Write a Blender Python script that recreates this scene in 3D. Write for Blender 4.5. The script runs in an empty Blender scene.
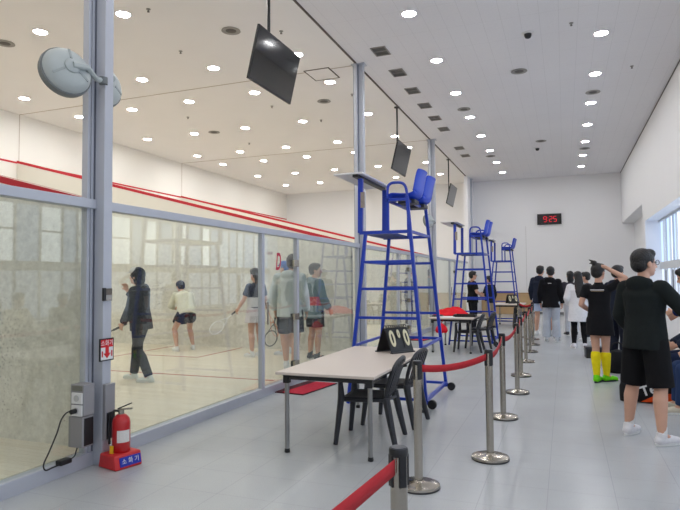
import bpy, bmesh, math, random
from mathutils import Vector, Matrix, Quaternion
random.seed(7)
PI = math.pi
C = bpy.context.scene.collection
V = Vector

# ------------------------------------------------------------------ camera
CAM = dict(f=583.36, yaw=.3671, pitch=.0421, roll=-.0079, h=1.55)
def camera():
    y, p, r = CAM['yaw'], CAM['pitch'], CAM['roll']
    F = V((-math.sin(y)*math.cos(p), math.cos(y)*math.cos(p), math.sin(p)))
    R = V((math.cos(y), math.sin(y), 0)); U = R.cross(F)
    R2 = R*math.cos(r)+U*math.sin(r); U2 = U*math.cos(r)-R*math.sin(r)
    cd = bpy.data.cameras.new('camera'); cd.sensor_width = 36; cd.lens = CAM['f']*36/680
    cd.clip_start = .05; cd.clip_end = 200
    co = bpy.data.objects.new('camera', cd); C.objects.link(co)
    M = Matrix((R2, U2, -F)).transposed().to_4x4(); M.translation = V((0, 0, CAM['h']))
    co.matrix_world = M
    bpy.context.scene.camera = co
    return F, R2, U2
CF, CR, CU = camera()
def in_view(p, m=4):
    d = V(p)-V((0, 0, CAM['h'])); z = d.dot(CF)
    if z <= .1: return False
    u = 340+CAM['f']*d.dot(CR)/z; v = 255-CAM['f']*d.dot(CU)/z
    return -m < u < 680+m and -m < v < 510+m

# ------------------------------------------------------------------ materials
MATS = {}
def nodes(name):
    m = bpy.data.materials.new(name); m.use_nodes = True
    nt = m.node_tree; nt.nodes.clear()
    out = nt.nodes.new('ShaderNodeOutputMaterial')
    return m, nt, out
def lin(c):
    return tuple(((x/255)/12.92 if x/255 <= .04045 else ((x/255+.055)/1.055)**2.4) for x in c)
def mat(name, col, rough=.6, metal=0, var=.08, scale=30, bump=0, bscale=80, coat=0, spec=.5, srgb=True):
    """Principled material with a little noise in colour and optional bump."""
    if name in MATS: return MATS[name]
    m, nt, out = nodes(name)
    b = nt.nodes.new('ShaderNodeBsdfPrincipled'); nt.links.new(b.outputs[0], out.inputs[0])
    c = lin(col) if srgb else col
    tc = nt.nodes.new('ShaderNodeTexCoord')
    n = nt.nodes.new('ShaderNodeTexNoise'); n.inputs['Scale'].default_value = scale; n.inputs['Detail'].default_value = 4
    nt.links.new(tc.outputs['Object'], n.inputs['Vector'])
    mx = nt.nodes.new('ShaderNodeMix'); mx.data_type = 'RGBA'
    mx.inputs[6].default_value = (*[x*(1-var) for x in c], 1); mx.inputs[7].default_value = (*[min(1, x*(1+var)) for x in c], 1)
    nt.links.new(n.outputs['Fac'], mx.inputs[0]); nt.links.new(mx.outputs[2], b.inputs['Base Color'])
    b.inputs['Roughness'].default_value = rough; b.inputs['Metallic'].default_value = metal
    b.inputs['Coat Weight'].default_value = coat; b.inputs['Specular IOR Level'].default_value = spec
    if bump:
        n2 = nt.nodes.new('ShaderNodeTexNoise'); n2.inputs['Scale'].default_value = bscale; n2.inputs['Detail'].default_value = 3
        nt.links.new(tc.outputs['Object'], n2.inputs['Vector'])
        bp = nt.nodes.new('ShaderNodeBump'); bp.inputs['Strength'].default_value = bump; bp.inputs['Distance'].default_value = .02
        nt.links.new(n2.outputs['Fac'], bp.inputs['Height']); nt.links.new(bp.outputs[0], b.inputs['Normal'])
    MATS[name] = m
    return m
def fabric(col, name=None):
    return mat(name or 'fabric_%d_%d_%d' % col, col, .9, 0, .12, 25, .35, 14, 0, .2)
def emit(name, col, s):
    if name in MATS: return MATS[name]
    m, nt, out = nodes(name)
    e = nt.nodes.new('ShaderNodeEmission'); e.inputs[0].default_value = (*col, 1); e.inputs[1].default_value = s
    nt.links.new(e.outputs[0], out.inputs[0]); MATS[name] = m
    return m
def glass_mat():
    m, nt, out = nodes('clear_glass')
    tr = nt.nodes.new('ShaderNodeBsdfTransparent'); tr.inputs[0].default_value = (.935, .962, .945, 1)
    gl = nt.nodes.new('ShaderNodeBsdfGlossy'); gl.inputs['Roughness'].default_value = .0
    gl.inputs[0].default_value = (.95, .97, .95, 1)
    lw = nt.nodes.new('ShaderNodeFresnel'); ge = nt.nodes.new('ShaderNodeNewGeometry')
    io = nt.nodes.new('ShaderNodeMix'); io.inputs[2].default_value = 1.46; io.inputs[3].default_value = 1/1.46
    nt.links.new(ge.outputs['Backfacing'], io.inputs[0]); nt.links.new(io.outputs[0], lw.inputs[0])
    mx = nt.nodes.new('ShaderNodeMixShader')
    nt.links.new(lw.outputs[0], mx.inputs[0]); nt.links.new(tr.outputs[0], mx.inputs[1]); nt.links.new(gl.outputs[0], mx.inputs[2])
    # a thin film of dust and wiping marks on the pane
    df = nt.nodes.new('ShaderNodeBsdfDiffuse'); df.inputs[0].default_value = (.80, .83, .79, 1)
    tc = nt.nodes.new('ShaderNodeTexCoord'); mp = nt.nodes.new('ShaderNodeMapping'); mp.inputs['Scale'].default_value = (1, 3, .8)
    nt.links.new(tc.outputs['Object'], mp.inputs[0])
    n = nt.nodes.new('ShaderNodeTexNoise'); n.inputs['Scale'].default_value = 2.2; n.inputs['Detail'].default_value = 5
    nt.links.new(mp.outputs[0], n.inputs[0])
    mr = nt.nodes.new('ShaderNodeMapRange'); mr.inputs[1].default_value = .35; mr.inputs[2].default_value = .7
    mr.inputs[3].default_value = .01; mr.inputs[4].default_value = .045
    nt.links.new(n.outputs[0], mr.inputs[0])
    m2 = nt.nodes.new('ShaderNodeMixShader'); nt.links.new(mr.outputs[0], m2.inputs[0])
    nt.links.new(mx.outputs[0], m2.inputs[1]); nt.links.new(df.outputs[0], m2.inputs[2])
    nt.links.new(m2.outputs[0], out.inputs[0])
    return m
GLASS = glass_mat()
def line_mask(nt, coord_sep, axis, period, width, offset=0):
    a = nt.nodes.new('ShaderNodeMath'); a.operation = 'ADD'; a.inputs[1].default_value = 100*period-offset
    nt.links.new(coord_sep.outputs[axis], a.inputs[0])
    mo = nt.nodes.new('ShaderNodeMath'); mo.operation = 'MODULO'; mo.inputs[1].default_value = period
    nt.links.new(a.outputs[0], mo.inputs[0])
    lt = nt.nodes.new('ShaderNodeMath'); lt.operation = 'LESS_THAN'; lt.inputs[1].default_value = width
    nt.links.new(mo.outputs[0], lt.inputs[0])
    return lt
def tiled(name, col, px, py, wx, wy, dark, rough, speck=0, spscale=300, bump=0, offx=0, offy=0, mottle=.03, mscale=.8, coat=0):
    """Sheet divided by fine joints along x and y (world metres), with speckle."""
    m, nt, out = nodes(name)
    b = nt.nodes.new('ShaderNodeBsdfPrincipled'); nt.links.new(b.outputs[0], out.inputs[0])
    tc = nt.nodes.new('ShaderNodeTexCoord'); sp = nt.nodes.new('ShaderNodeSeparateXYZ'); nt.links.new(tc.outputs['Object'], sp.inputs[0])
    lx = line_mask(nt, sp, 0, px, wx, offx); ly = line_mask(nt, sp, 1, py, wy, offy)
    mxm = nt.nodes.new('ShaderNodeMath'); mxm.operation = 'MAXIMUM'; nt.links.new(lx.outputs[0], mxm.inputs[0]); nt.links.new(ly.outputs[0], mxm.inputs[1])
    c = lin(col)
    n = nt.nodes.new('ShaderNodeTexNoise'); n.inputs['Scale'].default_value = spscale; n.inputs['Detail'].default_value = 2; nt.links.new(tc.outputs['Object'], n.inputs[0])
    n2 = nt.nodes.new('ShaderNodeTexNoise'); n2.inputs['Scale'].default_value = mscale; n2.inputs['Detail'].default_value = 5; nt.links.new(tc.outputs['Object'], n2.inputs[0])
    r1 = nt.nodes.new('ShaderNodeMapRange'); r1.inputs[1].default_value = .3; r1.inputs[2].default_value = .7; r1.inputs[3].default_value = 1-speck; r1.inputs[4].default_value = 1+speck; nt.links.new(n.outputs[0], r1.inputs[0])
    r2 = nt.nodes.new('ShaderNodeMapRange'); r2.inputs[1].default_value = .3; r2.inputs[2].default_value = .7; r2.inputs[3].default_value = 1-mottle; r2.inputs[4].default_value = 1+mottle; nt.links.new(n2.outputs[0], r2.inputs[0])
    mu = nt.nodes.new('ShaderNodeMath'); mu.operation = 'MULTIPLY'; nt.links.new(r1.outputs[0], mu.inputs[0]); nt.links.new(r2.outputs[0], mu.inputs[1])
    ld = nt.nodes.new('ShaderNodeMapRange'); ld.inputs[3].default_value = 1; ld.inputs[4].default_value = dark; nt.links.new(mxm.outputs[0], ld.inputs[0])
    m3 = nt.nodes.new('ShaderNodeMath'); m3.operation = 'MULTIPLY'; nt.links.new(mu.outputs[0], m3.inputs[0]); nt.links.new(ld.outputs[0], m3.inputs[1])
    vm = nt.nodes.new('ShaderNodeVectorMath'); vm.operation = 'SCALE'; vm.inputs[0].default_value = c; nt.links.new(m3.outputs[0], vm.inputs['Scale'])
    nt.links.new(vm.outputs[0], b.inputs['Base Color'])
    b.inputs['Roughness'].default_value = rough; b.inputs['Coat Weight'].default_value = coat; b.inputs['Coat Roughness'].default_value = .25
    MATS[name] = m
    return m
M_FLOOR = tiled('speckled_vinyl_floor', (178, 181, 183), .45, .45,   .004, .004, .80, .27, .10, 160, 0, .30, .1, .05, 1.2)
M_CEIL = tiled('corridor_ceiling_tile', (226, 225, 229), .3, .9, .004, .004, .80, .8, .03, 60, 0, 0, 0, .015, .5)
M_CEILC = mat('court_ceiling_paint', (238, 236, 236), .85, 0, .015, 2)
M_WALL = mat('white_wall_paint', (238, 238, 240), .8, 0, .012, 1.2)
M_FRONT = mat('court_plaster', (240, 238, 233), .75, 0, .015, 1.5)
def side_wall_mat():
    """White playing wall covered in ball marks, with darker spotting in places."""
    m, nt, out = nodes('marked_court_plaster')
    b = nt.nodes.new('ShaderNodeBsdfPrincipled'); nt.links.new(b.outputs[0], out.inputs[0]); b.inputs['Roughness'].default_value = .7
    tc = nt.nodes.new('ShaderNodeTexCoord')
    n = nt.nodes.new('ShaderNodeTexNoise'); n.inputs['Scale'].default_value = 16; n.inputs['Detail'].default_value = 8; n.inputs['Roughness'].default_value = .75; nt.links.new(tc.outputs['Object'], n.inputs[0])
    cr = nt.nodes.new('ShaderNodeValToRGB'); cr.color_ramp.elements[0].position = .3; cr.color_ramp.elements[0].color = (*lin((196, 193, 182)), 1)
    cr.color_ramp.elements[1].position = .68; cr.color_ramp.elements[1].color = (*lin((232, 229, 218)), 1); sz = nt.nodes.new('ShaderNodeSeparateXYZ'); nt.links.new(tc.outputs['Object'], sz.inputs[0])
    hz = nt.nodes.new('ShaderNodeMapRange'); hz.inputs[1].default_value = 1.9; hz.inputs[2].default_value = 2.9; hz.inputs[3].default_value = 0; hz.inputs[4].default_value = .35; nt.links.new(sz.outputs[2], hz.inputs[0])
    ad = nt.nodes.new('ShaderNodeMath'); ad.operation = 'ADD'; nt.links.new(n.outputs[0], ad.inputs[0]); nt.links.new(hz.outputs[0], ad.inputs[1]); nt.links.new(ad.outputs[0], cr.inputs[0])
    vo = nt.nodes.new('ShaderNodeTexVoronoi'); vo.inputs['Scale'].default_value = 26; nt.links.new(tc.outputs['Object'], vo.inputs['Vector'])
    ms = nt.nodes.new('ShaderNodeTexNoise'); ms.inputs['Scale'].default_value = 1.1; ms.inputs['Detail'].default_value = 3; nt.links.new(tc.outputs['Object'], ms.inputs[0])
    r = nt.nodes.new('ShaderNodeMapRange'); r.inputs[1].default_value = .5; r.inputs[2].default_value = .75; r.inputs[3].default_value = 0; r.inputs[4].default_value = .38
    sb = nt.nodes.new('ShaderNodeMath'); sb.operation = 'SUBTRACT'; nt.links.new(ms.outputs[0], sb.inputs[0]); nt.links.new(hz.outputs[0], sb.inputs[1]); nt.links.new(sb.outputs[0], r.inputs[0])
    lt = nt.nodes.new('ShaderNodeMath'); lt.operation = 'LESS_THAN'; nt.links.new(vo.outputs['Distance'], lt.inputs[0]); nt.links.new(r.outputs[0], lt.inputs[1])
    dn = nt.nodes.new('ShaderNodeVectorMath'); dn.operation = 'DISTANCE'; dn.inputs[1].default_value = (-5.15, 3.96, 1.0); nt.links.new(tc.outputs['Object'], dn.inputs[0])
    dr = nt.nodes.new('ShaderNodeMapRange'); dr.inputs[1].default_value = 0; dr.inputs[2].default_value = .9; dr.inputs[3].default_value = .42; dr.inputs[4].default_value = 0; nt.links.new(dn.outputs['Value'], dr.inputs[0])
    v2 = nt.nodes.new('ShaderNodeTexVoronoi'); v2.inputs['Scale'].default_value = 34; nt.links.new(tc.outputs['Object'], v2.inputs['Vector'])
    l2 = nt.nodes.new('ShaderNodeMath'); l2.operation = 'LESS_THAN'; nt.links.new(v2.outputs['Distance'], l2.inputs[0]); nt.links.new(dr.outputs[0], l2.inputs[1])
    mxx = nt.nodes.new('ShaderNodeMath'); mxx.operation = 'MAXIMUM'; nt.links.new(lt.outputs[0], mxx.inputs[0]); nt.links.new(l2.outputs[0], mxx.inputs[1])
    mu = nt.nodes.new('ShaderNodeMath'); mu.operation = 'MULTIPLY'; mu.inputs[1].default_value = .6; nt.links.new(mxx.outputs[0], mu.inputs[0])
    mx = nt.nodes.new('ShaderNodeMix'); mx.data_type = 'RGBA'; mx.inputs[7].default_value = (.06, .06, .06, 1)
    nt.links.new(mu.outputs[0], mx.inputs[0]); nt.links.new(cr.outputs[0], mx.inputs[6]); nt.links.new(mx.outputs[2], b.inputs['Base Color'])
    return m
M_SIDE = side_wall_mat()
def court_floor_mat():
    m, nt, out = nodes('maple_court_boards')
    b = nt.nodes.new('ShaderNodeBsdfPrincipled'); nt.links.new(b.outputs[0], out.inputs[0]); b.inputs['Roughness'].default_value = .5
    tc = nt.nodes.new('ShaderNodeTexCoord')
    br = nt.nodes.new('ShaderNodeTexBrick'); br.inputs['Scale'].default_value = 1; br.inputs['Brick Width'].default_value = 1.2; br.inputs['Row Height'].default_value = .07
    br.inputs['Mortar Size'].default_value = .0015; br.inputs['Color1'].default_value = (*lin((226, 217, 198)), 1); br.inputs['Color2'].default_value = (*lin((218, 207, 184)), 1); br.inputs['Mortar'].default_value = (*lin((196, 178, 146)), 1)
    nt.links.new(tc.outputs['Object'], br.inputs[0]); nt.links.new(br.outputs[0], b.inputs['Base Color'])
    return m
M_WOOD = court_floor_mat()
M_ALU = mat('anodised_aluminium', (186, 190, 200), .42, .15, .03, 8)
M_ALUD = mat('dark_groove_aluminium', (122, 127, 140), .45, .2, .03, 8)
M_RED = mat('court_line_red', (196, 36, 52), .6, 0, .03, 8)
M_BLUE = mat('blue_enamel', (6, 54, 172), .36, .0, .04, 12, coat=.2)
M_BLUEP = mat('blue_seat_plastic', (8, 64, 198), .4, 0, .04, 10)
M_BLACK = mat('black_plastic', (26, 26, 29), .42, 0, .08, 20)
M_DARKG = mat('charcoal_plastic', (44, 46, 52), .5, 0, .08, 20)
M_CHROME = mat('brushed_steel', (176, 170, 160), .22, 1, .04, 20)
M_STEEL = mat('satin_steel_leg', (150, 150, 150), .32, .9, .04, 20)
M_TABLE = mat('pale_laminate', (208, 196, 186), .42, 0, .05, 60)
M_EDGE = mat('table_edging', (190, 178, 166), .5, 0, .04, 40)
M_BELT = mat('red_webbing', (176, 22, 34), .8, 0, .1, 60)
M_GREYP = mat('grey_fan_plastic', (176, 184, 184), .5, 0, .03, 20)
M_GREYD = mat('grey_fan_grille', (112, 118, 120), .6, 0, .08, 60)
M_BOXG = mat('grey_trunking', (150, 149, 152), .5, .2, .03, 20)
M_WHITEP = mat('white_plastic', (228, 228, 228), .4, 0, .02, 20)
M_LINE = mat('dark_gap', (96, 88, 84), .8, 0, .05, 20)
M_VENT = mat('vent_grey', (150, 147, 143), .6, .0, .05, 40)
M_VENTD = mat('vent_dark', (92, 89, 86), .7, 0, .05, 40)
SKIN = mat('skin', (206, 160, 136), .55, 0, .05, 14, .05, 40)
SKIN2 = mat('skin_tan', (190, 142, 116), .55, 0, .05, 14, .05, 40)
HAIR = mat('black_hair', (22, 20, 21), .5, 0, .25, 60, .5, 60)
M_EYE = mat('dark_eye', (20, 14, 12), .2)
M_LIP = mat('lips', (168, 96, 88), .5)
M_SOLE = mat('shoe_sole_white', (225, 225, 222), .6)

# ------------------------------------------------------------------ mesh helpers
class MB:
    def __init__(s): s.bm = bmesh.new()
    def box(s, c, size, rot=None):
        c = V(c); hx, hy, hz = [x/2 for x in size]
        P = [V((x, y, z)) for x in (-hx, hx) for y in (-hy, hy) for z in (-hz, hz)]
        if rot is not None: P = [rot @ p for p in P]
        v = [s.bm.verts.new(p+c) for p in P]
        for f in ((0, 1, 3, 2), (4, 6, 7, 5), (0, 4, 5, 1), (2, 3, 7, 6), (0, 2, 6, 4), (1, 5, 7, 3)):
            s.bm.faces.new([v[i] for i in f])
        return s
    def bb(s, a, b):
        a, b = V(a), V(b)
        return s.box((a+b)/2, [abs(x) for x in (b-a)])
    def ring(s, c, ax, ay, n):
        return [s.bm.verts.new(V(c)+ax*math.cos(2*PI*i/n)+ay*math.sin(2*PI*i/n)) for i in range(n)]
    def skin(s, rings, caps=(True, True), closed=False):
        n = len(rings[0])
        rr = rings+[rings[0]] if closed else rings
        for a, b in zip(rr, rr[1:]):
            for i in range(n): s.bm.faces.new((a[i], a[(i+1) % n], b[(i+1) % n], b[i]))
        if not closed:
            if caps[0]: s.bm.faces.new(list(reversed(rings[0])))
            if caps[1]: s.bm.faces.new(rings[-1])
        return s
    def cyl(s, p0, p1, r0, r1=None, n=16):
        p0, p1 = V(p0), V(p1); r1 = r0 if r1 is None else r1
        d = (p1-p0).normalized(); a = d.orthogonal().normalized(); b = d.cross(a)
        return s.skin([s.ring(p0, a*r0, b*r0, n), s.ring(p1, a*r1, b*r1, n)])
    def bar(s, p0, p1, w, h=None, up=(0, 0, 1)):
        """Rectangular bar from p0 to p1."""
        p0, p1 = V(p0), V(p1); h = h or w; d = (p1-p0).normalized(); u = V(up)
        if abs(d.dot(u)) > .95: u = V((0, 1, 0))
        x = d.cross(u).normalized(); y = x.cross(d)
        rs = []
        for p in (p0, p1): rs.append([s.bm.verts.new(p+x*i*w/2+y*j*h/2) for i, j in ((1, 1), (-1, 1), (-1, -1), (1, -1))])
        return s.skin(rs)
    def tube(s, pts, r, n=8, closed=False, flat=None):
        pts = [V(p) for p in pts]; N = len(pts); rings = []; a = None
        for i, p in enumerate(pts):
            if closed: d = pts[(i+1) % N]-pts[i-1]
            else: d = pts[min(i+1, N-1)]-pts[max(i-1, 0)]
            d.normalize()
            if a is None: a = d.orthogonal().normalized()
            else: a = (a-d*a.dot(d)).normalized()
            b = d.cross(a); rr = r[i] if isinstance(r, (list, tuple)) else r
            rings.append(s.ring(p, a*rr, b*rr, n))
        return s.skin(rings, closed=closed)
    def lathe(s, prof, c=(0, 0, 0), n=32, axis=(0, 0, 1)):
        ax = V(axis).normalized(); a = ax.orthogonal().normalized(); b = ax.cross(a); c = V(c)
        return s.skin([s.ring(c+ax*z, a*max(r, .0005), b*max(r, .0005), n) for r, z in prof])
    def prism(s, poly, ex):
        """poly: list of 3D points, extruded along the vector ex."""
        ex = V(ex); a = [s.bm.verts.new(V(p)) for p in poly]; b = [s.bm.verts.new(V(p)+ex) for p in poly]
        return s.skin([a, b])
    def ell(s, c, r, rot=None, seg=16, rn=10):
        M = Matrix.Translation(V(c)) @ (rot.to_4x4() if rot is not None else Matrix()) @ Matrix.Diagonal((*r, 1))
        top = s.bm.verts.new(M @ V((0, 0, 1))); bot = s.bm.verts.new(M @ V((0, 0, -1))); rs = []
        for j in range(1, rn):
            a = PI*j/rn; z, r_ = math.cos(a), math.sin(a)
            rs.append([s.bm.verts.new(M @ V((r_*math.cos(2*PI*i/seg), r_*math.sin(2*PI*i/seg), z))) for i in range(seg)])
        for i in range(seg):
            s.bm.faces.new((top, rs[0][i], rs[0][(i+1) % seg])); s.bm.faces.new((bot, rs[-1][(i+1) % seg], rs[-1][i]))
        for a, b in zip(rs, rs[1:]):
            for i in range(seg): s.bm.faces.new((a[i], b[i], b[(i+1) % seg], a[(i+1) % seg]))
        return s
    def grid(s, fn, nu, nv):
        g = [[s.bm.verts.new(fn(i/(nu-1), j/(nv-1))) for j in range(nv)] for i in range(nu)]
        for i in range(nu-1):
            for j in range(nv-1): s.bm.faces.new((g[i][j], g[i+1][j], g[i+1][j+1], g[i][j+1]))
        return s
    def build(s, name, m, parent=None, smooth=True, bevel=0, solid=0, sub=0, angle=35):
        bmesh.ops.recalc_face_normals(s.bm, faces=s.bm.faces)
        me = bpy.data.meshes.new(name); s.bm.to_mesh(me); s.bm.free()
        me.materials.append(m)
        if smooth:
            for p in me.polygons: p.use_smooth = True
            me.set_sharp_from_angle(angle=math.radians(angle))
        o = bpy.data.objects.new(name, me); C.objects.link(o)
        if parent: o.parent = parent
        if solid: d = o.modifiers.new('solid', 'SOLIDIFY'); d.thickness = solid; d.offset = 0
        if bevel: d = o.modifiers.new('bevel', 'BEVEL'); d.width = bevel; d.segments = 2; d.limit_method = 'ANGLE'
        if sub: d = o.modifiers.new('sub', 'SUBSURF'); d.levels = sub; d.render_levels = sub
        return o
def tag(o, label, cat, group=None, kind=None):
    o['label'] = label; o['category'] = cat
    if group: o['group'] = group
    if kind: o['kind'] = kind
    return o
def thing(name, label, cat, loc=(0, 0, 0), rz=0, group=None):
    o = bpy.data.objects.new(name, None); C.objects.link(o)
    o.location = loc; o.rotation_euler = (0, 0, rz); o.empty_display_size = .1
    return tag(o, label, cat, group)
def copy_tree(o, parent=None):
    c = o.copy(); C.objects.link(c)
    if parent: c.parent = parent
    for ch in list(o.children): copy_tree(ch, c)
    return c
def struct(o, label, cat):
    return tag(o, label, cat, kind='structure')
def text_mesh(name, body, size, m, parent, loc, rot, ext=.001, align='CENTER', bold=0, shear=0, sx=1):
    cu = bpy.data.curves.new(name, 'FONT'); cu.body = body; cu.size = size; cu.extrude = ext; cu.align_x = align; cu.align_y = 'CENTER'; cu.offset = bold; cu.shear = shear
    t = bpy.data.objects.new('tmp', cu); C.objects.link(t)
    dg = bpy.context.evaluated_depsgraph_get(); dg.update()
    me = bpy.data.meshes.new_from_object(t.evaluated_get(dg)); bpy.data.objects.remove(t)
    me.name = name; me.materials.clear(); me.materials.append(m)
    o = bpy.data.objects.new(name, me); C.objects.link(o); o.parent = parent; o.location = loc; o.rotation_euler = rot; o.scale = (sx, 1, 1)
    return o
ORD = ['first', 'second', 'third', 'fourth', 'fifth', 'sixth', 'seventh', 'eighth', 'ninth', 'tenth', 'eleventh', 'twelfth', 'thirteenth', 'fourteenth']

# ------------------------------------------------------------------ room shell
XG, XR, XA, H, YF, YB = -3.80, 2.24, -13.05, 5.87, 26.45, -3.2
PART = [-2.83, 4.02, 10.95, 17.80, 24.65]      # court dividing walls (y)
FZ = .118                                        # court floor height
def B(name, a, b, m, label, cat, parent=None, bevel=0):
    o = MB().bb(a, b).build(name, m, parent, smooth=False, bevel=bevel)
    return struct(o, label, cat) if parent is None else o
B('floor', (XG, YB, -.2), (XR+.5, YF, 0), M_FLOOR, 'grey speckled vinyl tile floor of the corridor', 'floor')
fl = B('floor.001', (XA, YB, -.2), (XG-.06, YF, FZ), M_WOOD, 'pale maple board floor of the squash courts behind glass', 'floor')
ln = MB()
for i in range(len(PART)-1):
    y0, y1 = PART[i]+.06, PART[i+1]-.06; ym = (y0+y1)/2
    t = .0015
    ln.bb((-8.085, y0, FZ-.01), (-8.035, y1, FZ+t)); ln.bb((-8.035, ym-.025, FZ-.01), (XG-.1, ym+.025, FZ+t))
    for a, b in ((y0, y0+1.6), (y1-1.6, y1)):
        ln.bb((-6.46, a, FZ-.01), (-6.41, b, FZ+t))
        e = b if a == y0 else a
        ln.bb((-8.035, e-.025, FZ-.01), (-6.46, e+.025, FZ+t))
ln.build('court_line', mat('floor_line_red', (176, 92, 76), .6), fl, smooth=False)
B('ceiling', (XG, YB, H), (XR+.5, YF, H+.2), M_CEIL, 'grey tiled flat ceiling over the corridor', 'ceiling')
B('ceiling.001', (XA, YB, H), (XG, YF, H+.2), M_CEILC, 'smooth cream ceiling over the squash courts', 'ceiling')
tr = MB().bb((XG-.02, YB, H-.012), (XG+.02, YF, H+.01)).build('trim_1', M_LINE, None, False)
struct(tr, 'dark joint strip where the two ceilings meet above the glass', 'trim')
for i, y in enumerate(PART[1:4]):
    t = MB().bb((XA, y-.012, H-.005), (XG-.02, y+.012, H+.01)).build('trim_%d' % (i+2), mat('soft_gap', (178, 166, 154), .8), None, False)
    struct(t, 'thin joint line across the court ceiling, %s of three' % ORD[i], 'trim')
fw = B('wall_front', (XA-.2, YB, -.2), (XA, YF, H+.2), M_FRONT, 'tall cream front wall of the squash courts', 'wall')
MB().bb((XA-.01, YB, 4.585), (XA+.004, YF, 4.635)).build('out_line', M_RED, fw, False)['label'] = 'red out line'
jl = MB()
for y in PART[1:4]: jl.bb((XA-.01, y-.01, 4.66), (XA+.003, y+.01, H))
jl.build('panel_joint', mat('soft_gap2', (196, 186, 176), .8), fw, False)
wf = B('wall_far', (XA-.2, YF, -.2), (XR+.7, YF+.2, H+.2), M_WALL, 'white end wall with a red digital clock on it', 'wall')
sm = MB()
for x in (-1.53, ): sm.bb((x-.006, YF-.002, 0), (x+.006, YF+.01, 3.8))
sm.build('wall_joint', mat('wall_seam', (186, 185, 183), .8), wf, False)
B('wall_back', (XA-.2, YB-.2, -.2), (XR+.7, YB, H+.2), M_WALL, 'white wall at the near end of the hall', 'wall')
# right wall with its long window opening and the blank recess beyond it
WY0, WY1, WZ0, WZ1, WD = -2.6, 19.17, .75, 3.2, .45
RY0, RY1, RZ1 = 19.74, YF, 3.77
wr = MB()
wr.bb((XR, YB, WZ1), (XR+WD, WY1, H)); wr.bb((XR, YB, -.1), (XR+WD, WY1, WZ0)); wr.bb((XR, YB, WZ0), (XR+WD, WY0, WZ1))
wr.bb((XR, WY1, -.1), (XR+WD, RY0, H)); wr.bb((XR, RY0, RZ1), (XR+WD, RY1, H)); wr.bb((XR+WD, WY1, -.1), (XR+WD+.1, RY1, H))
struct(wr.build('wall_right', M_WALL, None, False), 'white right-hand wall with a long window and a blank recess', 'wall')
bs = MB().bb((XR-.01, YB, 0), (XR+.01, RY0, .1)).build('baseboard_right', mat('skirt', (120, 120, 122), .6), None, False)
struct(bs, 'grey skirting along the window wall', 'baseboard')
bf = MB().bb((XG+.1, YF-.012, 0), (XR+.4, YF+.01, .1)).build('baseboard_far', MATS['skirt'], None, False)
struct(bf, 'grey skirting along the end wall', 'baseboard')
tw = MB().bb((XR-.012, YB, H-.03), (XR+.01, YF, H+.01)).build('trim_5', mat('shadow_gap', (110, 106, 104), .8), None, False)
struct(tw, 'dark shadow gap between corridor ceiling and window wall', 'trim')
# window: frame, mullions, transoms, lit panes
wroot = bpy.data.objects.new('window_1', None); C.objects.link(wroot); struct(wroot, 'long row of daylit windows with pale blinds along the corridor', 'window')
M_WF = mat('window_frame_white', (206, 210, 216), .5)
M_WFD = mat('window_frame_grey', (108, 116, 130), .5)
E_BRIGHT = emit('daylight_pane', (.86, .93, 1.0), 2.1)
E_BLIND = emit('daylit_blind', (.50, .66, .96), 1.05)
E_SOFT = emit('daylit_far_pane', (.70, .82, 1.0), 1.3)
E_LOW = emit('daylit_lower_pane', (.70, .80, 1.0), .9)
XW = XR+.40
bright = [(-2.4, -1.8), (-1.3, -.65), (-.2, .4), (.9, 1.5), (2.0, 2.6), (3.1, 3.7), (4.2, 4.9), (5.5, 6.1), (6.7, 7.3), (7.9, 8.5), (9.1, 9.68), (10.1, 10.7), (11.15, 11.85), (12.3, 12.86), (13.54, 13.68), (13.86, 14.24), (14.94, 15.37), (15.87, 16.46), (16.96, 17.4), (18.1, 18.45)]
edges = [WY0]
for a, b in bright: edges += [a, b]
edges.append(WY1)
fr = MB()
fr.bb((XW-.05, WY0, 1.78), (XW+.03, WY1, 1.98)); fr.bb((XW-.05, WY0, WZ1-.06), (XW+.03, WY1, WZ1)); fr.bb((XW-.05, WY0, WZ0), (XW+.03, WY1, WZ0+.06))
fr.build('window_frame', M_WF, wroot, False)
sl = MB().bb((XR-.03, WY0, WZ0-.03), (XW, WY1, WZ0+.012)).build('window_sill', M_WF, wroot, False, bevel=.006)
mul = MB()
for i, (a, b) in enumerate(zip(edges, edges[1:])):
    lit = i % 2 == 1
    for z0, z1 in (((1.98, 2.60), (2.64, WZ1-.06)) if lit and a < 15.5 else ((1.98, WZ1-.06),)):
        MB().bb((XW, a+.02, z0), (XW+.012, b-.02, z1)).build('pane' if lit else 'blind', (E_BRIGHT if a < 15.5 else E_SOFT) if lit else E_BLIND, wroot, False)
    MB().bb((XW, a+.02, WZ0+.06), (XW+.012, b-.02, 1.78)).build('lower_pane', E_LOW, wroot, False)
    if i: mul.bb((XW-.04, a-.03, WZ0+.06), (XW+.03, a+.03, WZ1-.06))
    if lit and a < 15.5: mul.bb((XW-.03, a, 2.60), (XW+.02, b, 2.64))
mul.build('mullion', M_WF, wroot, False)
ms = MB()
for y in (17.0, 18.1): ms.bb((XW-.045, y, WZ0+.06), (XW-.035, y+.16, 1.74))
ms.build('frame_post', M_WFD, wroot, False)

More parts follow.
